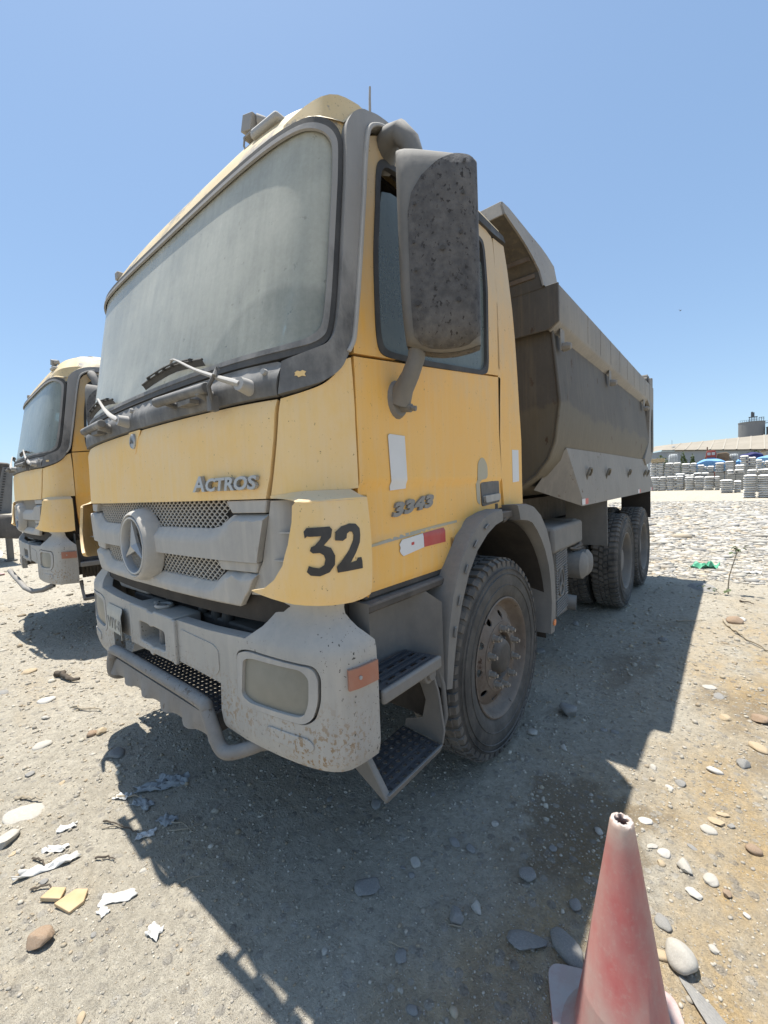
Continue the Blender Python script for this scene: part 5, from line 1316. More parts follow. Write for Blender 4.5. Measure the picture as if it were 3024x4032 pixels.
for i, (x, y, s_) in enumerate([(2.158, .019, .03), (2.187, .103, .035), (2.238, .107, .022), (2.015, -.245, .028), (1.968, -.231, .026), (2.008, -.308, .024), (2.046, -.597, .032), (1.925, -.092, .03), (2.191, -.60, .02), (2.057, -.724, .026), (2.108, -.135, .018), (2.28, -.383, .018), (2.175, -.284, .034), (2.208, .172, .028), (2.29, .673, .05), (2.169, .517, .035), (2.111, 1.653, .05), (2.208, 1.172, .045), (2.03, .303, .03), (1.988, .236, .024), (1.902, .366, .024), (2.364, .902, .05), (2.169, 1.517, .045), (2.33, 3.669, .06)]):
    stone(x, y, s_, ('stone_pale', 'stone_tan', 'stone_grey', 'stone_white')[i % 4], stone_label(i, x, y, s_, ('pale', 'tan', 'grey', 'whitish')[i % 4]), G_RIGHT, seed=30 + i, flat=(.5, .35, .6)[i % 3], stretch=(1.3, 1.6, 1.1)[i % 3], sink=.25)
G_SH = 'pebbles lying in the truck shadow'
for i, (x, y, s_) in enumerate([(.824, -.782, .030), (1.179, -.937, .030), (1.15, -.985, .016), (1.20, -.99, .016), (1.483, -.956, .030), (1.264, -.737, .032), (1.339, -.73, .026), (1.364, -.537, .022), (1.351, -1.262, .032), (1.469, -1.36, .018), (1.123, -1.415, .016), (1.627, -.512, .022), (1.778, -.722, .028), (1.765, -.287, .024), (.895, 2.571, .06), (.821, 1.63, .05), (1.242, .293, .04), (1.659, .613, .03), (1.72, 2.562, .05), (1.45, .25, .03), (1.60, .60, .026), (.60, -.9, .02), (.40, -1.0, .016), (1.02, -.55, .018)]):
    stone(x, y, s_, ('stone_grey', 'stone_pale', 'stone_grey')[i % 3], stone_label(i, x, y, s_, ('grey', 'pale grey', 'grey')[i % 3]), G_SH, seed=60 + i, flat=(.5, .6, .4)[i % 3], sink=.25)
G_L = 'pebbles on the sunlit ground at left'
for i, (x, y, s_) in enumerate([(-1.327, -1.727, .05), (-.331, -2.03, .02), (-.117, -1.995, .024), (-.032, -1.974, .018), (.25, -1.684, .018), (.658, -2.016, .018), (-2.1, -1.55, .06), (-2.6, -1.75, .05), (-1.75, -1.62, .035), (-3.0, -1.5, .06), (-2.3, -1.9, .05), (-1.0, -1.85, .03), (-1.6, -2.05, .04), (-.75, -1.75, .02), (-3.6, -1.8, .07), (.40, -1.912, .012)]):
    stone(x, y, s_, ('stone_pale', 'stone_tan', 'stone_white', 'stone_grey')[i % 4], stone_label(i, x, y, s_, ('pale', 'tan', 'whitish', 'grey')[i % 4]), G_L, seed=90 + i, flat=(.45, .3, .6)[i % 3], sink=.28)
# broken tile
MT['clay'] = simple('broken_clay_tile', (.50, .36, .20), (.56, .42, .26), 12, .9, .3, 60, .004)
def shard(poly, loc, rz, tilt, label):
    m = MB().prism([(x, y, 0) for x, y in poly], (0, 0, .016)); o = build('tile_shard', m, 'clay', None, 0, .003)
    o.location = (loc[0], loc[1], float(ground_h(*loc)) + .004); o.rotation_euler = (tilt, .06, rz); tag(o, label, 'tile shard', 'pieces of a broken clay tile'); return o
shard([(-.055, -.03), (.035, -.045), (.055, .0), (.03, .045), (-.02, .035)], (.185, -1.925), .5, .10, 'larger orange clay shard, the lower half of a broken tile')
shard([(-.04, -.02), (.045, -.028), (.03, .03), (-.03, .035)], (.092, -1.968), .75, -.14, 'smaller orange clay shard leaning beside the larger half')

# litter
MT['paper'] = simple('weathered_paper', (.62, .61, .58), (.54, .53, .50), 14, .9, .3, 50, .004)
MT['rag'] = simple('dusty_plastic_sheet', (.30, .31, .31), (.36, .37, .36), 14, .8, .3, 50, .004)
def scrap(x, y, sx_, sy_, rz, mat, label, seed, lift=.02, name='paper_scrap', cat='scrap', group=None):
    r = np.random.default_rng(seed); n = 9; V = []; ok = {}
    F = []
    ph = r.uniform(0, 6, 6)
    for i in range(n):
        for j in range(n):
            a, b = i / (n - 1) * 2 - 1, j / (n - 1) * 2 - 1
            e = .85 + .10 * math.sin(2 * math.atan2(b, a) + ph[0]) + .09 * math.sin(5 * math.atan2(b, a) + ph[1]) + r.normal(0, .03)
            h = lift * .6 * (.5 + .5 * math.sin(3.5 * a + ph[2]) * math.cos(4.2 * b + ph[3]) + .4 * math.sin(8 * a + 5 * b + ph[4])) + r.normal(0, lift * .10)
            V.append((a * sx_ * e, b * sy_ * e, max(.002, h)))
    for i in range(n - 1):
        for j in range(n - 1): F.append((i * n + j, (i + 1) * n + j, (i + 1) * n + j + 1, i * n + j + 1))
    m = MB(); m.v = V; m.f = F
    o = build(name, m, mat, None, 25, recalc=False); so = o.modifiers.new('thick', 'SOLIDIFY'); so.thickness = .0015
    o.location = (x, y, float(ground_h(x, y)) + .002); o.rotation_euler = (0, 0, rz); tag(o, label, cat, group); return o
scrap(.57, -1.765, .035, .026, .4, 'paper', 'bright white crumpled scrap on the open ground', 1, .022)
scrap(.313, -1.802, .07, .030, .9, 'paper', 'white torn scrap flattened beside the clay shards', 2, .012)
scrap(.33, -1.86, .025, .02, .2, 'paper', 'small white scrap below the flattened torn scrap', 12, .014)
scrap(-.10, -1.945, .12, .028, 1.15, 'paper', 'long crumpled white paper strip above the clay shards', 3, .030)
scrap(-.20, -1.90, .06, .022, .7, 'paper', 'small white paper piece at the end of the long strip', 4, .020)
scrap(-.315, -1.83, .05, .02, 1.2, 'paper', 'thin curled white paper scrap left of the truck shadow', 5, .018)
scrap(-.261, -1.427, .13, .035, .9, 'rag', 'grey plastic scrap lying in the shadow tip, the left one', 6, .035)
scrap(-.25, -1.345, .11, .045, .75, 'rag', 'grey plastic scrap lying in the shadow tip, the right one', 7, .040)
scrap(-.19, -1.521, .07, .035, .3, 'rag', 'grey torn scrap on the edge of the truck shadow', 8, .022)
scrap(.042, -1.495, .055, .035, .2, 'rag', 'grey scrap beside the dry twigs in the shade', 9, .020)
scrap(-.335, -1.57, .05, .025, .5, 'paper', 'white scrap just outside the edge of the shadow', 10, .02)
scrap(.05, -1.60, .05, .022, 1.0, 'paper', 'white chip by the dark twig near the shadow edge', 13, .018)
MT['green'] = simple('green_plastic', (.10, .40, .24), (.14, .46, .30), 10, .5, .2, 30, .004)
g_ = scrap(1.90, 6.72, .20, .12, .1, 'green', 'green plastic scrap on the cobbles behind the truck', 11, .16, 'plastic_scrap')
scrap(2.52, 6.55, .14, .06, .2, 'paper', 'flat bluish white scrap near the right edge behind the sapling', 14, .05, 'paper_scrap')

MT['twig'] = simple('dry_twig', (.30, .25, .18), (.38, .33, .25), 20, .9, .3, 80, .003)
MT['darktwig'] = simple('dark_twig', (.075, .06, .045), (.11, .09, .07), 20, .9, .3, 80, .003)
def twig(pts, r_, mat, label, lift=.01):
    P_ = [(x, y, float(ground_h(x, y)) + lift * (1 if 0 < i < len(pts) - 1 else .5) + r_) for i, (x, y) in enumerate(pts)]
    Q = []
    for i in range(len(P_) - 1):
        for k in range(4):
            f = k / 4; Q.append(tuple(P_[i][c] * (1 - f) + P_[i + 1][c] * f + (random.uniform(-1, 1) * r_ * .8 if k else 0) for c in range(3)))
    Q.append(P_[-1])
    o = build('twig', MB().tube(Q, [r_ * (1 - .55 * i / (len(Q) - 1)) for i in range(len(Q))], 6), mat, None, 60); tag(o, label, 'twig'); return o
twig([(2.177, 3.509), (2.24, 3.28), (2.309, 3.074), (2.40, 2.87), (2.52, 2.68)], .014, 'twig', 'long pale stick lying on the gravel at the right edge')
twig([(2.328, 4.555), (2.38, 4.51), (2.46, 4.47)], .012, 'darktwig', 'short dark stick below the sapling')
twig([(1.772, 3.254), (1.88, 3.33), (1.996, 3.395)], .008, 'twig', 'thin stick crossing the edge of the bed shadow')
twig([(-.215, -1.70), (-.15, -1.67), (-.061, -1.644), (.02, -1.62)], .0045, 'darktwig', 'dark thin twig beside the truck shadow')
twig([(-.17, -1.72), (-.11, -1.66), (-.06, -1.63)], .0035, 'twig', 'pale thin twig crossing the dark one')
twig([(-.36, -1.60), (-.28, -1.53), (-.22, -1.50)], .006, 'twig', 'stick lying across the edge of the truck shadow')
twig([(.08, -1.49), (.15, -1.46), (.24, -1.45)], .004, 'twig', 'dry twig lying in the shade by the grey scrap')
twig([(.12, -1.52), (.19, -1.47), (.21, -1.41)], .0035, 'twig', 'second dry twig crossing the shaded one')
twig([(-.02, -2.02), (.0, -1.99), (.03, -1.965), (.08, -1.955)], .005, 'darktwig', 'dark root at the left edge below the clay shards')
twig([(-.21, -1.98), (-.15, -1.955), (-.10, -1.955)], .005, 'darktwig', 'short dark twig above the clay shards at left')
twig([(.02, -1.80), (.06, -1.76), (.10, -1.745)], .005, 'darktwig', 'short black twig between strip and shadow')
twig([(.45, -1.61), (.47, -1.57), (.505, -1.535)], .0025, 'twig', 'thin straw crossing the shadow edge')
twig([(1.43, -1.075), (1.455, -1.07), (1.475, -1.055)], .003, 'twig', 'pale straw curled under the round pebble')
twig([(1.29, -1.255), (1.33, -1.25), (1.36, -1.235)], .0028, 'twig', 'pale straw in the shade before the truck')
twig([(-1.75, -1.45), (-1.62, -1.40), (-1.5, -1.33)], .010, 'twig', 'stick lying on the ground left of the bull bar')
twig([(-2.62, -1.38), (-2.45, -1.33), (-2.3, -1.27)], .028, 'darktwig', 'grey chunk of bark near the shadow of the left truck')
twig([(-.80, -1.95), (-.73, -1.90), (-.66, -1.86)], .008, 'twig', 'pale stick at the left edge')

# ---- sapling and weeds
MT['leaf'] = simple('sapling_leaf', (.055, .085, .025), (.09, .12, .04), 8, .6, .1, 40, .002)
def plant(name, x, y, stems, label, cat):
    root = empty(name, (x, y, float(ground_h(x, y)))); tag(root, label, cat)
    sm = MB(); lf = []
    for (pts, r_, leaves) in stems:
        sm.tube(pts, [r_ * (1 - .6 * i / (len(pts) - 1)) for i in range(len(pts))], 6)
        for (px_, py_, pz_, sz) in leaves: lf.append((px_, py_, pz_, sz))
    build('stem', sm, 'twig', root, 60)
    rr = random.Random(3)
    for (a, b, c, sz) in lf:
        m = MB(); w = sz * .42; n = 6; L_ = []; Rr_ = []; Cc = []
        for i in range(n + 1):
            t_ = i / n; ww_ = w * math.sin(math.pi * min(1, t_ * .92 + .06)) ** .8; dz = -.25 * sz * t_ * t_
            L_.append((t_ * sz, ww_, dz + .08 * sz)); Cc.append((t_ * sz, 0, dz)); Rr_.append((t_ * sz, -ww_, dz + .08 * sz))
        m.grid([L_, Cc, Rr_])
        o = build('leaf', m, 'leaf', root, 60, recalc=False); o.location = (a, b, c); o.rotation_euler = (rr.uniform(-.5, .5), rr.uniform(-.6, .5), rr.uniform(0, 6.28))
plant('sapling', 2.212, 4.974, [([(0, 0, 0), (.0, 0, .12), (.012, 0, .26), (.05, 0, .42), (.085, 0, .56), (.075, 0, .66)], .009,
      [(.085, 0, .56, .07), (.07, .0, .60, .08), (.075, 0, .64, .06), (.08, 0, .66, .07), (.06, .02, .52, .07), (.09, 0, .62, .06), (.04, 0, .58, .06)]),
      ([(.085, 0, .56), (.12, 0, .62), (.17, 0, .66)], .005, [(.12, 0, .62, .06), (.17, 0, .66, .07), (.15, 0, .64, .05)])],
      'slim leafy sapling growing from the gravel right of the bed shadow', 'sapling')
wl_ = [([(0, 0, 0), (-.05, 0, .05), (-.14, .0, .09), (-.22, 0, .10)], .005, [(-.05, 0, .05, .06), (-.09, .02, .07, .06), (-.13, -.02, .08, .07), (-.17, .02, .1, .06), (-.22, 0, .10, .07), (-.1, -.03, .06, .05)]),
       ([(0, 0, 0), (.06, 0, .06), (.10, 0, .08)], .004, [(.06, 0, .06, .06), (.10, 0, .08, .06), (.03, .02, .04, .05)])]
plant('weed', 2.14, 4.90, wl_, 'low green weed at the foot of the sapling', 'weed')
plant('weed', 2.66, 3.75, [([(0, 0, 0), (-.03, 0, .08), (-.06, 0, .16)], .006, [(-.03, 0, .08, .09), (-.05, .02, .12, .10), (-.06, 0, .16, .10), (-.02, -.03, .05, .09), (.02, 0, .06, .09)])], 'dark green weed cut by the right edge', 'weed')

# ---- traffic cone
def make_cone(name, loc, label, h=.70, rz=.0, tilt=(0, 0)):
    t = NT('faded_red_cone')
    z = t.sep(t.tc.outputs['Object'])[2]
    n1 = t.noise(9, 6, .65, t.mapping((1, 1, .35))); n2 = t.noise(60, 5, .7)
    col = t.mix(t.ramp(n1, .35, .65), (.44, .105, .10), (.52, .20, .17))
    col = t.mix(t.math('MULTIPLY', t.ramp(t.noise(3.2, 5, .6, t.mapping((1, 1, .6), loc=(2, 1, 4))), .38, .66), .85), col, (.40, .33, .28))
    col = t.mix(t.math('MULTIPLY', t.ramp(z, h * .90, h * 1.0), t.ramp(n2, .2, .6, .5, 1)), col, (.55, .44, .36))
    col = t.mix(t.math('MULTIPLY', t.ramp(n2, .52, .75), .35), col, (.46, .36, .30))
    nz = t.sep(t.geo.outputs['Normal'])[2]
    col = t.mix(t.math('MULTIPLY', t.ramp(nz, .5, .9), t.ramp(n1, .42, .55, .55, .95)), col, (.46, .43, .41))
    MT['cone'] = t.done(t.bsdf(col, .62, 0, t.bump(n2, .12, .003), .35))
    root = empty(name, loc, rz); tag(root, label, 'traffic cone', 'traffic cones')
    m = MB(); N = 40; rows = []
    prof = [(.165, .022), (.150, .035), (.130, .06), (.124, .07), (.030, h - .012), (.029, h - .004), (.026, h), (.019, h + .001)]
    for (r_, z_) in prof:
        rows.append([(r_ * math.cos(2 * math.pi * k / N), r_ * math.sin(2 * math.pi * k / N), z_ + (random.uniform(-.003, .003) if z_ > h - .013 else 0)) for k in range(N)])
    jag = [.016 + .004 * math.sin(5 * k * 2 * math.pi / N) + random.uniform(-.002, .002) for k in range(N)]
    rows.append([(jag[k] * math.cos(2 * math.pi * k / N), jag[k] * math.sin(2 * math.pi * k / N), h - .004) for k in range(N)])
    rows.append([(.022 * math.cos(2 * math.pi * k / N), .022 * math.sin(2 * math.pi * k / N), h - .03) for k in range(N)])
    rows.append([(.125 * math.cos(2 * math.pi * k / N), .125 * math.sin(2 * math.pi * k / N), .08) for k in range(N)])
    m.grid(rows, True)
    build('cone_body', m, 'cone', root, 50)
    sq = rounded([(-.185, -.185), (.185, -.185), (.185, .185), (-.185, .185)], .05, 6)
    def bf_(u, v, off): return Vector((u, v, .026 + off + .006 * math.sin(u * 9 + 1) * math.cos(v * 8)))
    build('cone_base', patch_mesh(sq, bf_, .022, .05, (), 0), 'cone', root, 40, .006)
    return root
make_cone('traffic_cone', (2.005, -1.085, float(ground_h(2.0, -1.08))), 'faded dusty red traffic cone standing in the right foreground', .702, .42)
make_cone('traffic_cone', (-10.75, -.80, 0), 'orange red cone at the left edge beyond the trucks', .70, .2)
# ================================================================ yard behind: stacked sacks
def sack_mat():
    t = NT('cement_sack_paper'); oi = t.n.new('ShaderNodeObjectInfo')
    col = t.mix(oi.outputs['Random'], (.66, .645, .61), (.84, .825, .79))
    col = t.mix(t.math('MULTIPLY', t.ramp(t.noise(5, 5, .65), .45, .7), .4), col, (.36, .33, .28))
    return t.done(t.bsdf(col, .9, 0, t.bump(t.noise(12, 5, .7), .5, .02), .2))
MT['sack'] = sack_mat()
def sack_mesh(seed):
    r = np.random.default_rng(seed); n, k = 9, 5; rows = []
    for side in (1, -1):
        g_ = []
        for i in range(n):
            a = i / (n - 1) * 2 - 1; row = []
            for j in range(k):
                b = j / (k - 1) * 2 - 1
                h = .5 * (max(0, 1 - abs(a) ** 5)) ** .45 * (max(0, 1 - abs(b) ** 5)) ** .45
                h *= 1 + .10 * math.sin(4 * a + seed) + r.normal(0, .05)
                row.append((a * .5 * (1 + r.normal(0, .012)), b * .5, side * h - (.05 * (1 - a * a) if side > 0 else 0)))
            g_.append(row)
        rows.append(g_)
    m = MB().grid(rows[0]); m.grid(rows[1]); return m
SACKS = []
for k in range(4):
    o = build('sack', sack_mesh(k + 1), 'sack', None, 70); SACKS.append(o.data); bpy.data.objects.remove(o)
lower = MB(); rs = random.Random(5); NS = [0]
def one_sack(x, y, z, w, d, h, label, group, tilt=0.0, rz=0.0):
    o = bpy.data.objects.new('cement_sack', SACKS[rs.randrange(4)]); COL.objects.link(o)
    o.location = (x, y, z + h / 2); o.scale = (w, d, h * 1.12); o.rotation_euler = (rs.uniform(-.02, .02), tilt, rz + rs.uniform(-.04, .04))
    tag(o, label, 'sack', group); NS[0] += 1
ORD = ['top', 'second from top', 'third from top', 'fourth from top', 'fifth from top', 'sixth from top', 'seventh from top', 'eighth from top', 'ninth from top', 'lowest']
def stack(x0, x1, Y, z0, z1, layers, cols, label, bond=True, depth=.95, ragged=0.0):
    h = (z1 - z0) / layers; W = (x1 - x0)
    for L in range(layers):
        cuts = [i / cols for i in range(cols + 1)]
        if bond and cols > 1: cuts = [0] + [(i + (.16 if L % 2 else -.16)) / cols for i in range(1, cols)] + [1]
        lean = rs.uniform(-.02, .02) + ragged * rs.uniform(-.05, .05)
        for i in range(cols):
            if ragged and L == layers - 1 and rs.random() < ragged: continue
            a, b = x0 + cuts[i] * W, x0 + cuts[i + 1] * W
            one_sack((a + b) / 2 + lean, Y + depth / 2 + rs.uniform(-.04, .05), z0 + L * h, (b - a) * rs.uniform(.94, 1.0), depth, h, label + ', ' + ORD[layers - 1 - L] + ('' if cols == 1 else (', left' if i == 0 else ', right' if i == cols - 1 else ', second' if i == 1 else ', third')), 'stacked cement sacks', ragged * rs.uniform(-.08, .08))
    if z0 > .2:                                                   # layers hidden behind the front row
        n = max(1, int(z0 / h))
        for L in range(n):
            for i in range(cols): lower.box((x0 + (i + .5) * W / cols, Y + depth / 2, (L + .5) * z0 / n), (W / cols * .97, depth, z0 / n * .93))
stack(-4.82, -3.32, 54.0, 0, 1.58, 8, 2, 'grey sack in the bonded stack beside the truck tail')
stack(-3.30, -1.76, 54.0, 0, 1.60, 8, 2, 'grey sack in the second bonded stack from the truck')
stack(-1.55, -.74, 52.8, 0, 1.46, 8, 1, 'grey sack in the column right of the dark gap')
stack(-.72, .10, 52.8, 0, 1.46, 8, 1, 'grey sack in the second narrow column right of the dark gap')
stack(.12, .96, 52.0, 0, 1.42, 8, 1, 'grey sack in the third column right of the dark gap')
stack(.98, 1.42, 52.0, 0, 1.40, 8, 1, 'grey sack in the slim column beside the low stack')
stack(1.55, 2.44, 43.0, 0, 1.12, 7, 1, 'dusty sack in the low stack with torn sides', ragged=.35)
stack(2.46, 2.95, 43.6, 0, 1.22, 6, 1, 'sack in the slumped pile left of the nearest stack', ragged=.6)
stack(2.86, 3.54, 33.2, 0, 1.50, 10, 1, 'white sack in the left column of the nearest stack', depth=.8)
stack(3.56, 4.30, 33.2, 0, 1.46, 10, 1, 'white sack in the right column of the nearest stack', depth=.8)
stack(-2.62, .40, 55.6, 1.50, 1.86, 2, 4, 'loose white sack lying on top of the front row', ragged=.3)
stack(1.96, 3.29, 51.0, 1.50, 1.98, 3, 2, 'white sack in the flat heap behind the low stack', ragged=.3)
stack(3.31, 4.82, 45.0, 1.40, 1.90, 3, 2, 'white sack in the heap behind the nearest stack', ragged=.3)
stack(-5.58, -4.16, 60, 1.65, 3.36, 8, 2, 'sack in the rear stack topped with boards')
stack(-4.12, -2.46, 60, 1.60, 3.24, 8, 2, 'sack in the rear stack next to the boarded one', ragged=.5)
stack(-2.39, -.86, 60, 1.80, 3.28, 7, 2, 'sack in the third rear stack from the truck', ragged=.5)
stack(-.83, .78, 60, 1.80, 2.80, 5, 2, 'grey sack in the rear stack below the blue sheet', ragged=.3)
stack(.82, 1.70, 60, 1.78, 3.14, 7, 1, 'sack in the tall slim stack before the blue sheet', ragged=.4)
stack(1.72, 2.58, 60, 1.90, 3.04, 6, 1, 'sack in the rear stack right of the tall slim one', ragged=.4)
stack(2.58, 3.33, 52, 1.85, 2.46, 3, 1, 'sack in the heap standing before the highest stack', ragged=.3)
stack(3.06, 4.45, 60, 2.30, 3.58, 6, 2, 'sack in the highest stack under the dark sheet', ragged=.3)
stack(4.24, 5.40, 55, 1.95, 2.95, 5, 2, 'sack in the rear stack at the right edge', ragged=.3)
MT['sackdark'] = simple('old_sacks', (.30, .285, .25), (.36, .345, .31), 3, .95, .4, 20, .02)
lo = build('sack_mass', lower, 'sackdark', None, 30, .03); stuff(lo); lo['label'] = 'lower layers of the rear sack stacks'; lo['category'] = 'sacks'
MT['board'] = simple('raw_boards', (.42, .32, .19), (.50, .40, .26), 4, .9, .3, 30, .01)
for k in range(4):
    o = build('board', MB().box((-4.80 + rs.uniform(-.04, .04), 60.4, 3.44 + k * .115), (1.42, .9, .10)), 'board', None, 30, .01)
    tag(o, ('lowest', 'second lowest', 'second highest', 'topmost')[k] + ' raw timber board on the rear sack stack nearest the truck', 'board', 'boards on the sacks')

# ---- sheets over goods
def sheet(name, x0, x1, Y, z0, z1, col, label, seed, depth=2.4):
    MT[name + str(seed)] = simple(name + str(seed), col, tuple(c * .8 for c in col), 1.2, .6, .4, 6, .05)
    r = np.random.default_rng(seed); n, k = 22, 10; rows = []; ph = r.uniform(0, 6, 4)
    for j in range(k):
        b = j / (k - 1); row = []
        for i in range(n):
            a = i / (n - 1)
            h = z0 + (z1 - z0) * (math.sin(math.pi * min(1, max(0, a * .94 + .03))) ** .55) * (math.sin(math.pi * (.12 + .80 * b)) ** .6)
            h += .06 * (z1 - z0) * math.sin(13 * a + ph[0] + 3 * b) + .10 * (z1 - z0) * math.sin(5 * a + ph[1])
            row.append((x0 + (x1 - x0) * a, Y + depth * b, h))
        rows.append(row)
    rows.insert(0, [(p[0], p[1] - .05, z0 - .9) for p in rows[0]])
    o = build(name, MB().grid(rows), name + str(seed), None, 60); s_ = o.modifiers.new('thick', 'SOLIDIFY'); s_.thickness = .02
    tag(o, label, 'tarpaulin'); return o
sheet('tarpaulin', -1.2, 2.0, 62.5, 2.85, 3.50, (.20, .40, .66), 'light blue tarpaulin over sacks in the middle of the rear row', 1)
sheet('tarpaulin', 2.72, 3.30, 62.5, 2.75, 3.30, (.20, .40, .66), 'small piece of light blue tarpaulin left of the highest stack', 2)
sheet('tarpaulin', 4.50, 7.2, 61.5, 2.9, 3.55, (.22, .43, .68), 'light blue tarpaulin at the right edge behind the sacks', 3)
sheet('tarpaulin', 3.05, 5.20, 64.0, 3.5, 4.10, (.035, .035, .12), 'dark blue tarpaulin draped behind the highest sack stack', 4)

# ---- vehicles and goods between the sacks and the warehouse
MT['redpaint'] = simple('faded_red_paint', (.36, .07, .05), (.28, .06, .05), 2, .6, .1)
MT['darkglass'] = simple('dark_glass', (.03, .035, .04), None, 2, .2, .0)
MT['palewindow'] = simple('pale_window', (.45, .44, .42), None, 2, .4, .0)
MT['brownload'] = simple('brown_load', (.20, .13, .085), (.27, .19, .12), 1.5, .9, .5, 8, .05)
MT['tyrefar'] = simple('far_tyre', (.03, .03, .03), None, 2, .9, .1)
MT['bluegrey'] = simple('blue_grey_panel', (.10, .12, .20), None, 2, .7, .1)
rt_ = empty('lorry', (.30, 66.5, 0)); tag(rt_, 'red lorry with a brown load behind the blue tarpaulin', 'lorry')
m = MB().prism([(-.52, 0, 1.3), (.52, 0, 1.3), (.52, 0, 4.35), (.40, 0, 4.66), (-.40, 0, 4.66), (-.52, 0, 4.35)], (0, 1.6, 0)); build('cab', m, 'redpaint', rt_, 30, .05)
for x in (-.22, .24): build('window', MB().box((x, -.012, 4.25), (.34, .02, .34)), 'palewindow', rt_, 30, .01)
build('grille', MB().box((0, -.015, 3.35), (.85, .02, .9)), 'bluegrey', rt_, 30, .01)
build('load', MB().prism([(.55, 1.0, 1.5), (1.75, 1.0, 1.5), (1.80, 1.0, 4.2), (1.5, 1.0, 4.38), (.58, 1.0, 4.3)], (0, 3.0, 0)), 'brownload', rt_, 30, .06)
build('side_load', MB().prism([(-.80, .2, 2.8), (-.52, .2, 2.8), (-.50, .2, 4.1), (-.66, .2, 3.9)], (0, 1.5, 0)), 'brownload', rt_, 30, .06)
build('exhaust_stack', MB().cyl((-.42, .9, 3.6), (-.42, .9, 5.2), .07), 'brownload', rt_)
for (x, y) in ((-.45, .6), (.45, .6), (.8, 2.4), (1.5, 2.4)): build('wheel', MB().cyl((x - .12, y, .5), (x + .12, y, .5), .5, n=20), 'tyrefar', rt_, 40)
MT['cagemetal'] = simple('galvanised_cage', (.38, .38, .37), None, 3, .6, .1); MT['bagwhite'] = simple('white_bulk_bag', (.50, .52, .52), (.42, .44, .44), 2, .8, .4, 6, .04)
def tote(x, Y, z0, w, h, label, n=4):
    root = empty('bulk_container', (x, Y, 0)); tag(root, label, 'container')
    build('pallet', MB().box((0, .5, z0 / 2), (w * .9, .9, z0)), 'sackdark', root, 30)
    m = MB(); rows = []
    for z_, k in ((0, .9), (.1, 1.0), (.5, 1.04), (.85, 1.0), (.97, .8), (1.0, .3)):
        rows.append([(w * .46 * k * math.copysign(abs(math.cos(t)) ** .5, math.cos(t)), .5 + .46 * k * math.copysign(abs(math.sin(t)) ** .5, math.sin(t)), z0 + .05 + (h - .1) * z_) for t in np.linspace(0, 2 * math.pi, 24)[:-1]])
    m.grid(rows, True); build('bulk_bag', m, 'bagwhite', root, 60)
    for k in range(n + 1):
        build('cage_bar', MB().cyl((-w / 2 + w * k / n, 0, z0), (-w / 2 + w * k / n, 0, z0 + h), .02), 'cagemetal', root)
    for k in range(4): build('cage_bar', MB().cyl((-w / 2, 0, z0 + h * k / 3), (w / 2, 0, z0 + h * k / 3), .02), 'cagemetal', root)
tote(-4.25, 72, 3.1, 1.2, 1.75, 'white bulk bag in a wire frame before the warehouse')
tote(2.58, 70, 3.1, .98, 1.15, 'white bulk container in a cage right of the brown load')
# ---- warehouse
MT['roofsheet'] = simple('dusty_roof_sheet', (.30, .265, .21), (.345, .305, .245), .25, .85, .1)
MT['roofpale'] = simple('pale_roof_seam', (.37, .335, .275), None, .3, .85, .1)
MT['wallsheet'] = simple('grey_wall_sheet', (.20, .225, .25), (.24, .26, .285), .2, .85, .1)
wh = empty('warehouse', (0, 150, 0)); tag(wh, 'long warehouse with a pale dusty roof behind the sacks', 'warehouse')
EL = lambda x: 9.47 + (x + 12.6) * (7.72 - 9.47) / 22.5; RL = lambda x: 12.15 + (x + 12.7) * (12.67 - 12.15) / 23.5
xs_ = np.linspace(-14, 42, 27)
m = MB(); m.grid([[(float(x), 0, max(6.5, EL(x))) for x in xs_], [(float(x) + .6, 17, RL(x)) for x in xs_]]); m.grid([[(float(x), 0, max(6.5, EL(x)) - .25) for x in xs_], [(float(x) + .6, 17, RL(x) - .25) for x in xs_]])
m.grid([[(float(x) + .6, 17, RL(x)) for x in xs_], [(float(x) + 1.2, 34, max(6.5, EL(x))) for x in xs_]])
m.add([(-14, 0, EL(-14)), (-18.5, 6, 9.2), (-17.5, 16, 11.8), (-13.4, 17, RL(-14))], [(0, 1, 2, 3)])
build('roof', m, 'roofsheet', wh, 25)
for x in np.arange(-11, 40, 2.9):
    x = float(x); a, b = Vector((x, -.02, max(6.5, EL(x)) + .06)), Vector((x + .6, 17, RL(x) + .06))
    build('roof_seam', MB().prism([a - Vector((.16, 0, 0)), a + Vector((.16, 0, 0)), b + Vector((.16, 0, 0)), b - Vector((.16, 0, 0))], (0, 0, .06)), 'roofpale', wh, 0)
build('skylight', MB().prism([(-11.9, 4.6, 10.45), (-11.4, 4.6, 10.42), (-10.9, 7.0, 10.86), (-11.4, 7.0, 10.9)], (0, 0, .05)), 'wallsheet', wh, 0)
m = MB().prism([(float(x), .8, max(6.4, EL(x)) - .3) for x in xs_] + [(42, .8, 0), (-14, .8, 0)], (0, .2, 0)); m.add([(-14, .8, 0), (-18.3, 6.3, 0), (-18.3, 6.3, 9.0), (-14, .8, 9.2)], [(0, 1, 2, 3)])
build('wall', m, 'wallsheet', wh, 0)
for x in np.arange(-13, 40, 3.0): build('wall_post', MB().box((float(x), .75, 3.2), (.16, .12, 6.2)), 'wallsheet', wh, 0)
build('mast', MB().cyl((-12.6, 15, 11.5), (-12.6, 15, 13.3), .05), 'wallsheet', wh)
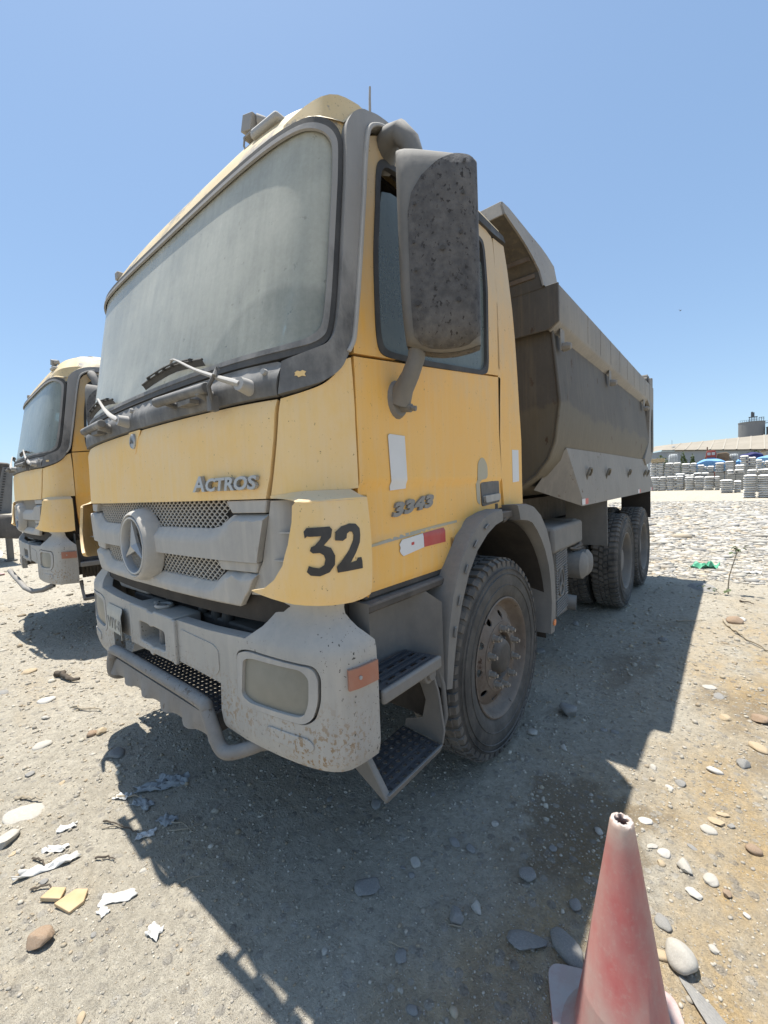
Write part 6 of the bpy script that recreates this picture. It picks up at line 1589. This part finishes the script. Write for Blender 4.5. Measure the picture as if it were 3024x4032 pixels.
# ---- small white shed at the right edge
sh_ = empty('shed', (6.6, 80, 0)); tag(sh_, 'small pale shed at the right edge beyond the sacks', 'shed')
build('wall', MB().box((0, 1, 2.3), (1.6, 2, 4.6)), 'roofpale', sh_, 0); build('roof', MB().prism([(-.95, -.2, 4.55), (.95, -.2, 5.15), (.95, -.2, 5.3), (-.95, -.2, 4.7)], (0, 2.4, 0)), 'brownload', sh_, 0)
for z in (4.3, 3.8): build('louvre', MB().box((.15, -.01, z), (1.1, .03, .16)), 'wallsheet', sh_, 0)
# ---- silos
MT['concrete'] = simple('silo_concrete', (.19, .19, .19), (.225, .225, .22), .12, .95, .1)
MT['steelfar'] = simple('far_steelwork', (.10, .105, .11), None, 1, .8, .1)
def silo(x, r_, top, label):
    root = empty('silo', (x, 190, 0)); tag(root, label, 'silo', 'concrete silos')
    m = MB().lathe([(0, r_), (top - .25, r_), (top - .25, r_ + .08), (top, r_ + .08), (top + .02, 0)], 56, 'z'); build('silo_drum', m, 'concrete', root, 40)
    return root
s1 = silo(7.74, 3.5, 18.85, 'round grey concrete silo with steelwork on its top')
s2 = silo(15.4, 3.9, 16.7, 'second grey silo cut by the right edge of the photo')
build('head_house', MB().box((.25, -1, 21.3), (.9, .9, 1.3)).box((.10, -1, 22.05), (.55, .6, .3)), 'steelfar', s1, 0)
build('head_platform', MB().box((.35, -1, 20.45), (2.3, 1.2, .18)), 'steelfar', s1, 0)
for x in (-.6, -.1, .35, .8, 1.3): build('head_leg', MB().cyl((x, -1, 18.85), (x, -1, 20.4), .10), 'steelfar', s1)
for x in (1.9, 2.5, 3.05): build('head_leg', MB().cyl((x, -1, 18.85), (x, -1, 20.1), .07), 'steelfar', s1)
build('head_platform', MB().box((2.5, -1, 20.1), (1.4, .8, .10)), 'steelfar', s1, 0)
build('gantry', MB().box((5.4, -.5, 18.1), (4.6, .5, .18)).box((5.4, -.5, 18.75), (4.6, .06, .06)), 'steelfar', s1, 0)
for k in range(6): build('rail_post', MB().cyl((-3.0 + k * .55, -2.4, 18.85), (-3.0 + k * .55, -2.4, 19.45), .04), 'steelfar', s1)
build('rail', MB().cyl((-3.0, -2.4, 19.45), (3.2, -2.4, 19.45), .04), 'steelfar', s1)
# ---- dark shrubs in front of the warehouse
def shrub(x, Y, z0, z1, w, label, seed):
    root = empty('shrub', (x, Y, 0)); tag(root, label, 'shrub')
    r = np.random.default_rng(seed); m = MB()
    for k in range(420):
        q = r.normal(0, 1, 3); q /= np.linalg.norm(q); rad = r.uniform(.35, 1) ** .6
        lump = 1 + .25 * math.sin(3 * math.atan2(q[2], q[0]) + seed)
        c = Vector((q[0] * w * rad * lump, q[1] * w * rad * .8, z0 + (z1 - z0) * (.5 + .5 * q[2] * rad * lump)))
        a = Vector(r.normal(0, 1, 3)).normalized(); b = a.cross(Vector(r.normal(0, 1, 3))).normalized(); s_ = r.uniform(.10, .22)
        m.add([c - a * s_, c + b * s_ * .6, c + a * s_, c - b * s_ * .6], [(0, 1, 2, 3)])
    build('foliage', m, 'leaf', root, 0, recalc=False)
    t_ = MB()
    for k in range(4):
        an = k * 1.6; t_.tube([(0, 0, 0), (w * .2 * math.cos(an), w * .2 * math.sin(an), z0 * .7), (w * .5 * math.cos(an), w * .5 * math.sin(an), (z0 + z1) / 2)], [.12, .08, .03], 7)
    build('trunk', t_, 'darktwig', root, 60)
shrub(-8.5, 100, 2.2, 6.0, .95, 'dark round shrub before the warehouse, next to the dump bed', 1)
shrub(-4.95, 100, 2.0, 6.1, .55, 'dark slim shrub right of the white bulk bag', 2)
shrub(-3.5, 100, 2.0, 5.4, .50, 'dark low shrub left of the blue tarpaulin', 3)
shrub(5.0, 92, 3.0, 5.2, 1.6, 'dull green shrub behind the dark blue tarpaulin', 4)
shrub(-1.1, 88, 2.0, 4.1, .8, 'low dark bush left of the red lorry', 5)
# ---- machine at the far left
mc = empty('wheel_loader', (-13.0, 0, 0)); tag(mc, 'dark grey machine with a slotted hood at the left edge', 'wheel loader')
m = MB().prism([(0, -2.4, 1.35), (0, -.02, 1.35), (0, .10, 2.60), (0, .02, 2.74), (0, -2.4, 2.95)], (-2.2, 0, 0)); build('hood', m, 'chassis', mc, 30, .04)
build('hood_edge', MB().prism([(.01, -.42, 1.36), (.01, -.02, 1.36), (.01, .095, 2.60), (.01, -.12, 2.62)], (-.03, 0, 0)), 'fender', mc, 30, .01)
build('side_window', MB().box((.02, -.75, 2.25), (.02, .60, .8)), 'darkglass', mc, 30, .01)
for k in range(17):
    f = k / 16; build('vent_slot', MB().box((.022, -.26 + .20 * f, 1.45 + 1.13 * f), (.006, .055, .035)), 'seal', mc, 0)
fe = MB(); rows = []
for y, z, z2 in ((-2.6, .9, .6), (-2.2, 1.25, .65), (-1.4, 1.33, .75), (-.6, 1.33, .78), (-.15, 1.33, .72), (.0, 1.30, .69), (.06, 1.18, .70), (.08, .95, .70)):
    rows.append([(.45, y, z), (.5, y, z - .06), (.5, y, z2), (.3, y, z2 - .03)])
fe.grid(rows); build('mudguard', fe, 'chassis', mc, 40)
fe = MB(); fe.grid([[(-.8, p[0], p[1]), (.45, p[0], p[1])] for p in ((-2.6, .9), (-2.2, 1.25), (-1.4, 1.33), (-.6, 1.33), (-.15, 1.33), (.0, 1.30))]); build('mudguard_top', fe, 'steel', mc, 40)
build('jack_leg', MB().box((-.6, -.04, .36), (.16, .14, .72)).box((-.6, -.04, .02), (.3, .26, .04)), 'fender', mc, 30, .01)
build('wheel', MB().lathe([(-.25, .3), (-.3, .5), (-.2, .6), (.2, .6), (.3, .5), (.25, .3)], 30, 'x', (-.4, -1.4, .6)), 'rubber', mc, 40)
MT['cementdust'] = simple('white_cement_dust', (.66, .65, .63), (.58, .57, .55), 2, .95, .3, 20, .02)
m = MB(); rows = []
for k in range(7):
    f = k / 6; rows.append([(-18.5 + 4.5 * (1 - f) * math.cos(t) * (1 + .12 * math.sin(3 * t)), -1.4 + 1.9 * (1 - f) * math.sin(t) * (1 + .1 * math.cos(2 * t)), .42 * (1 - (1 - f) ** 2) - .01) for t in np.linspace(0, 2 * math.pi, 40)[:-1]])
m.grid(rows, True); o = build('dust_heap', m, 'cementdust', None, 60); tag(o, 'low heap of white cement dust at the left edge', 'dust heap')
# ---- bird
b_ = MB(); b_.tube([(-.12, 0, 0), (-.05, 0, .02), (.05, 0, .02), (.12, 0, .0)], [.01, .04, .035, .008], 8); b_.add([(.03, 0, .02), (-.04, 0, .02), (-.02, .25, .10), (.02, .28, .10)], [(0, 1, 2, 3)]); b_.add([(.03, 0, .02), (-.04, 0, .02), (-.02, -.25, .10), (.02, -.28, .10)], [(0, 3, 2, 1)])
MT['bird'] = simple('bird_feathers', (.05, .05, .055), None, 3, .8, .1)
o = build('bird', b_, 'bird', None, 50, recalc=False); o.location = (-2.02, 54.79, 19.56); o.rotation_euler = (.5, -.5, .6); tag(o, 'tiny dark bird flying in the sky at right', 'bird')
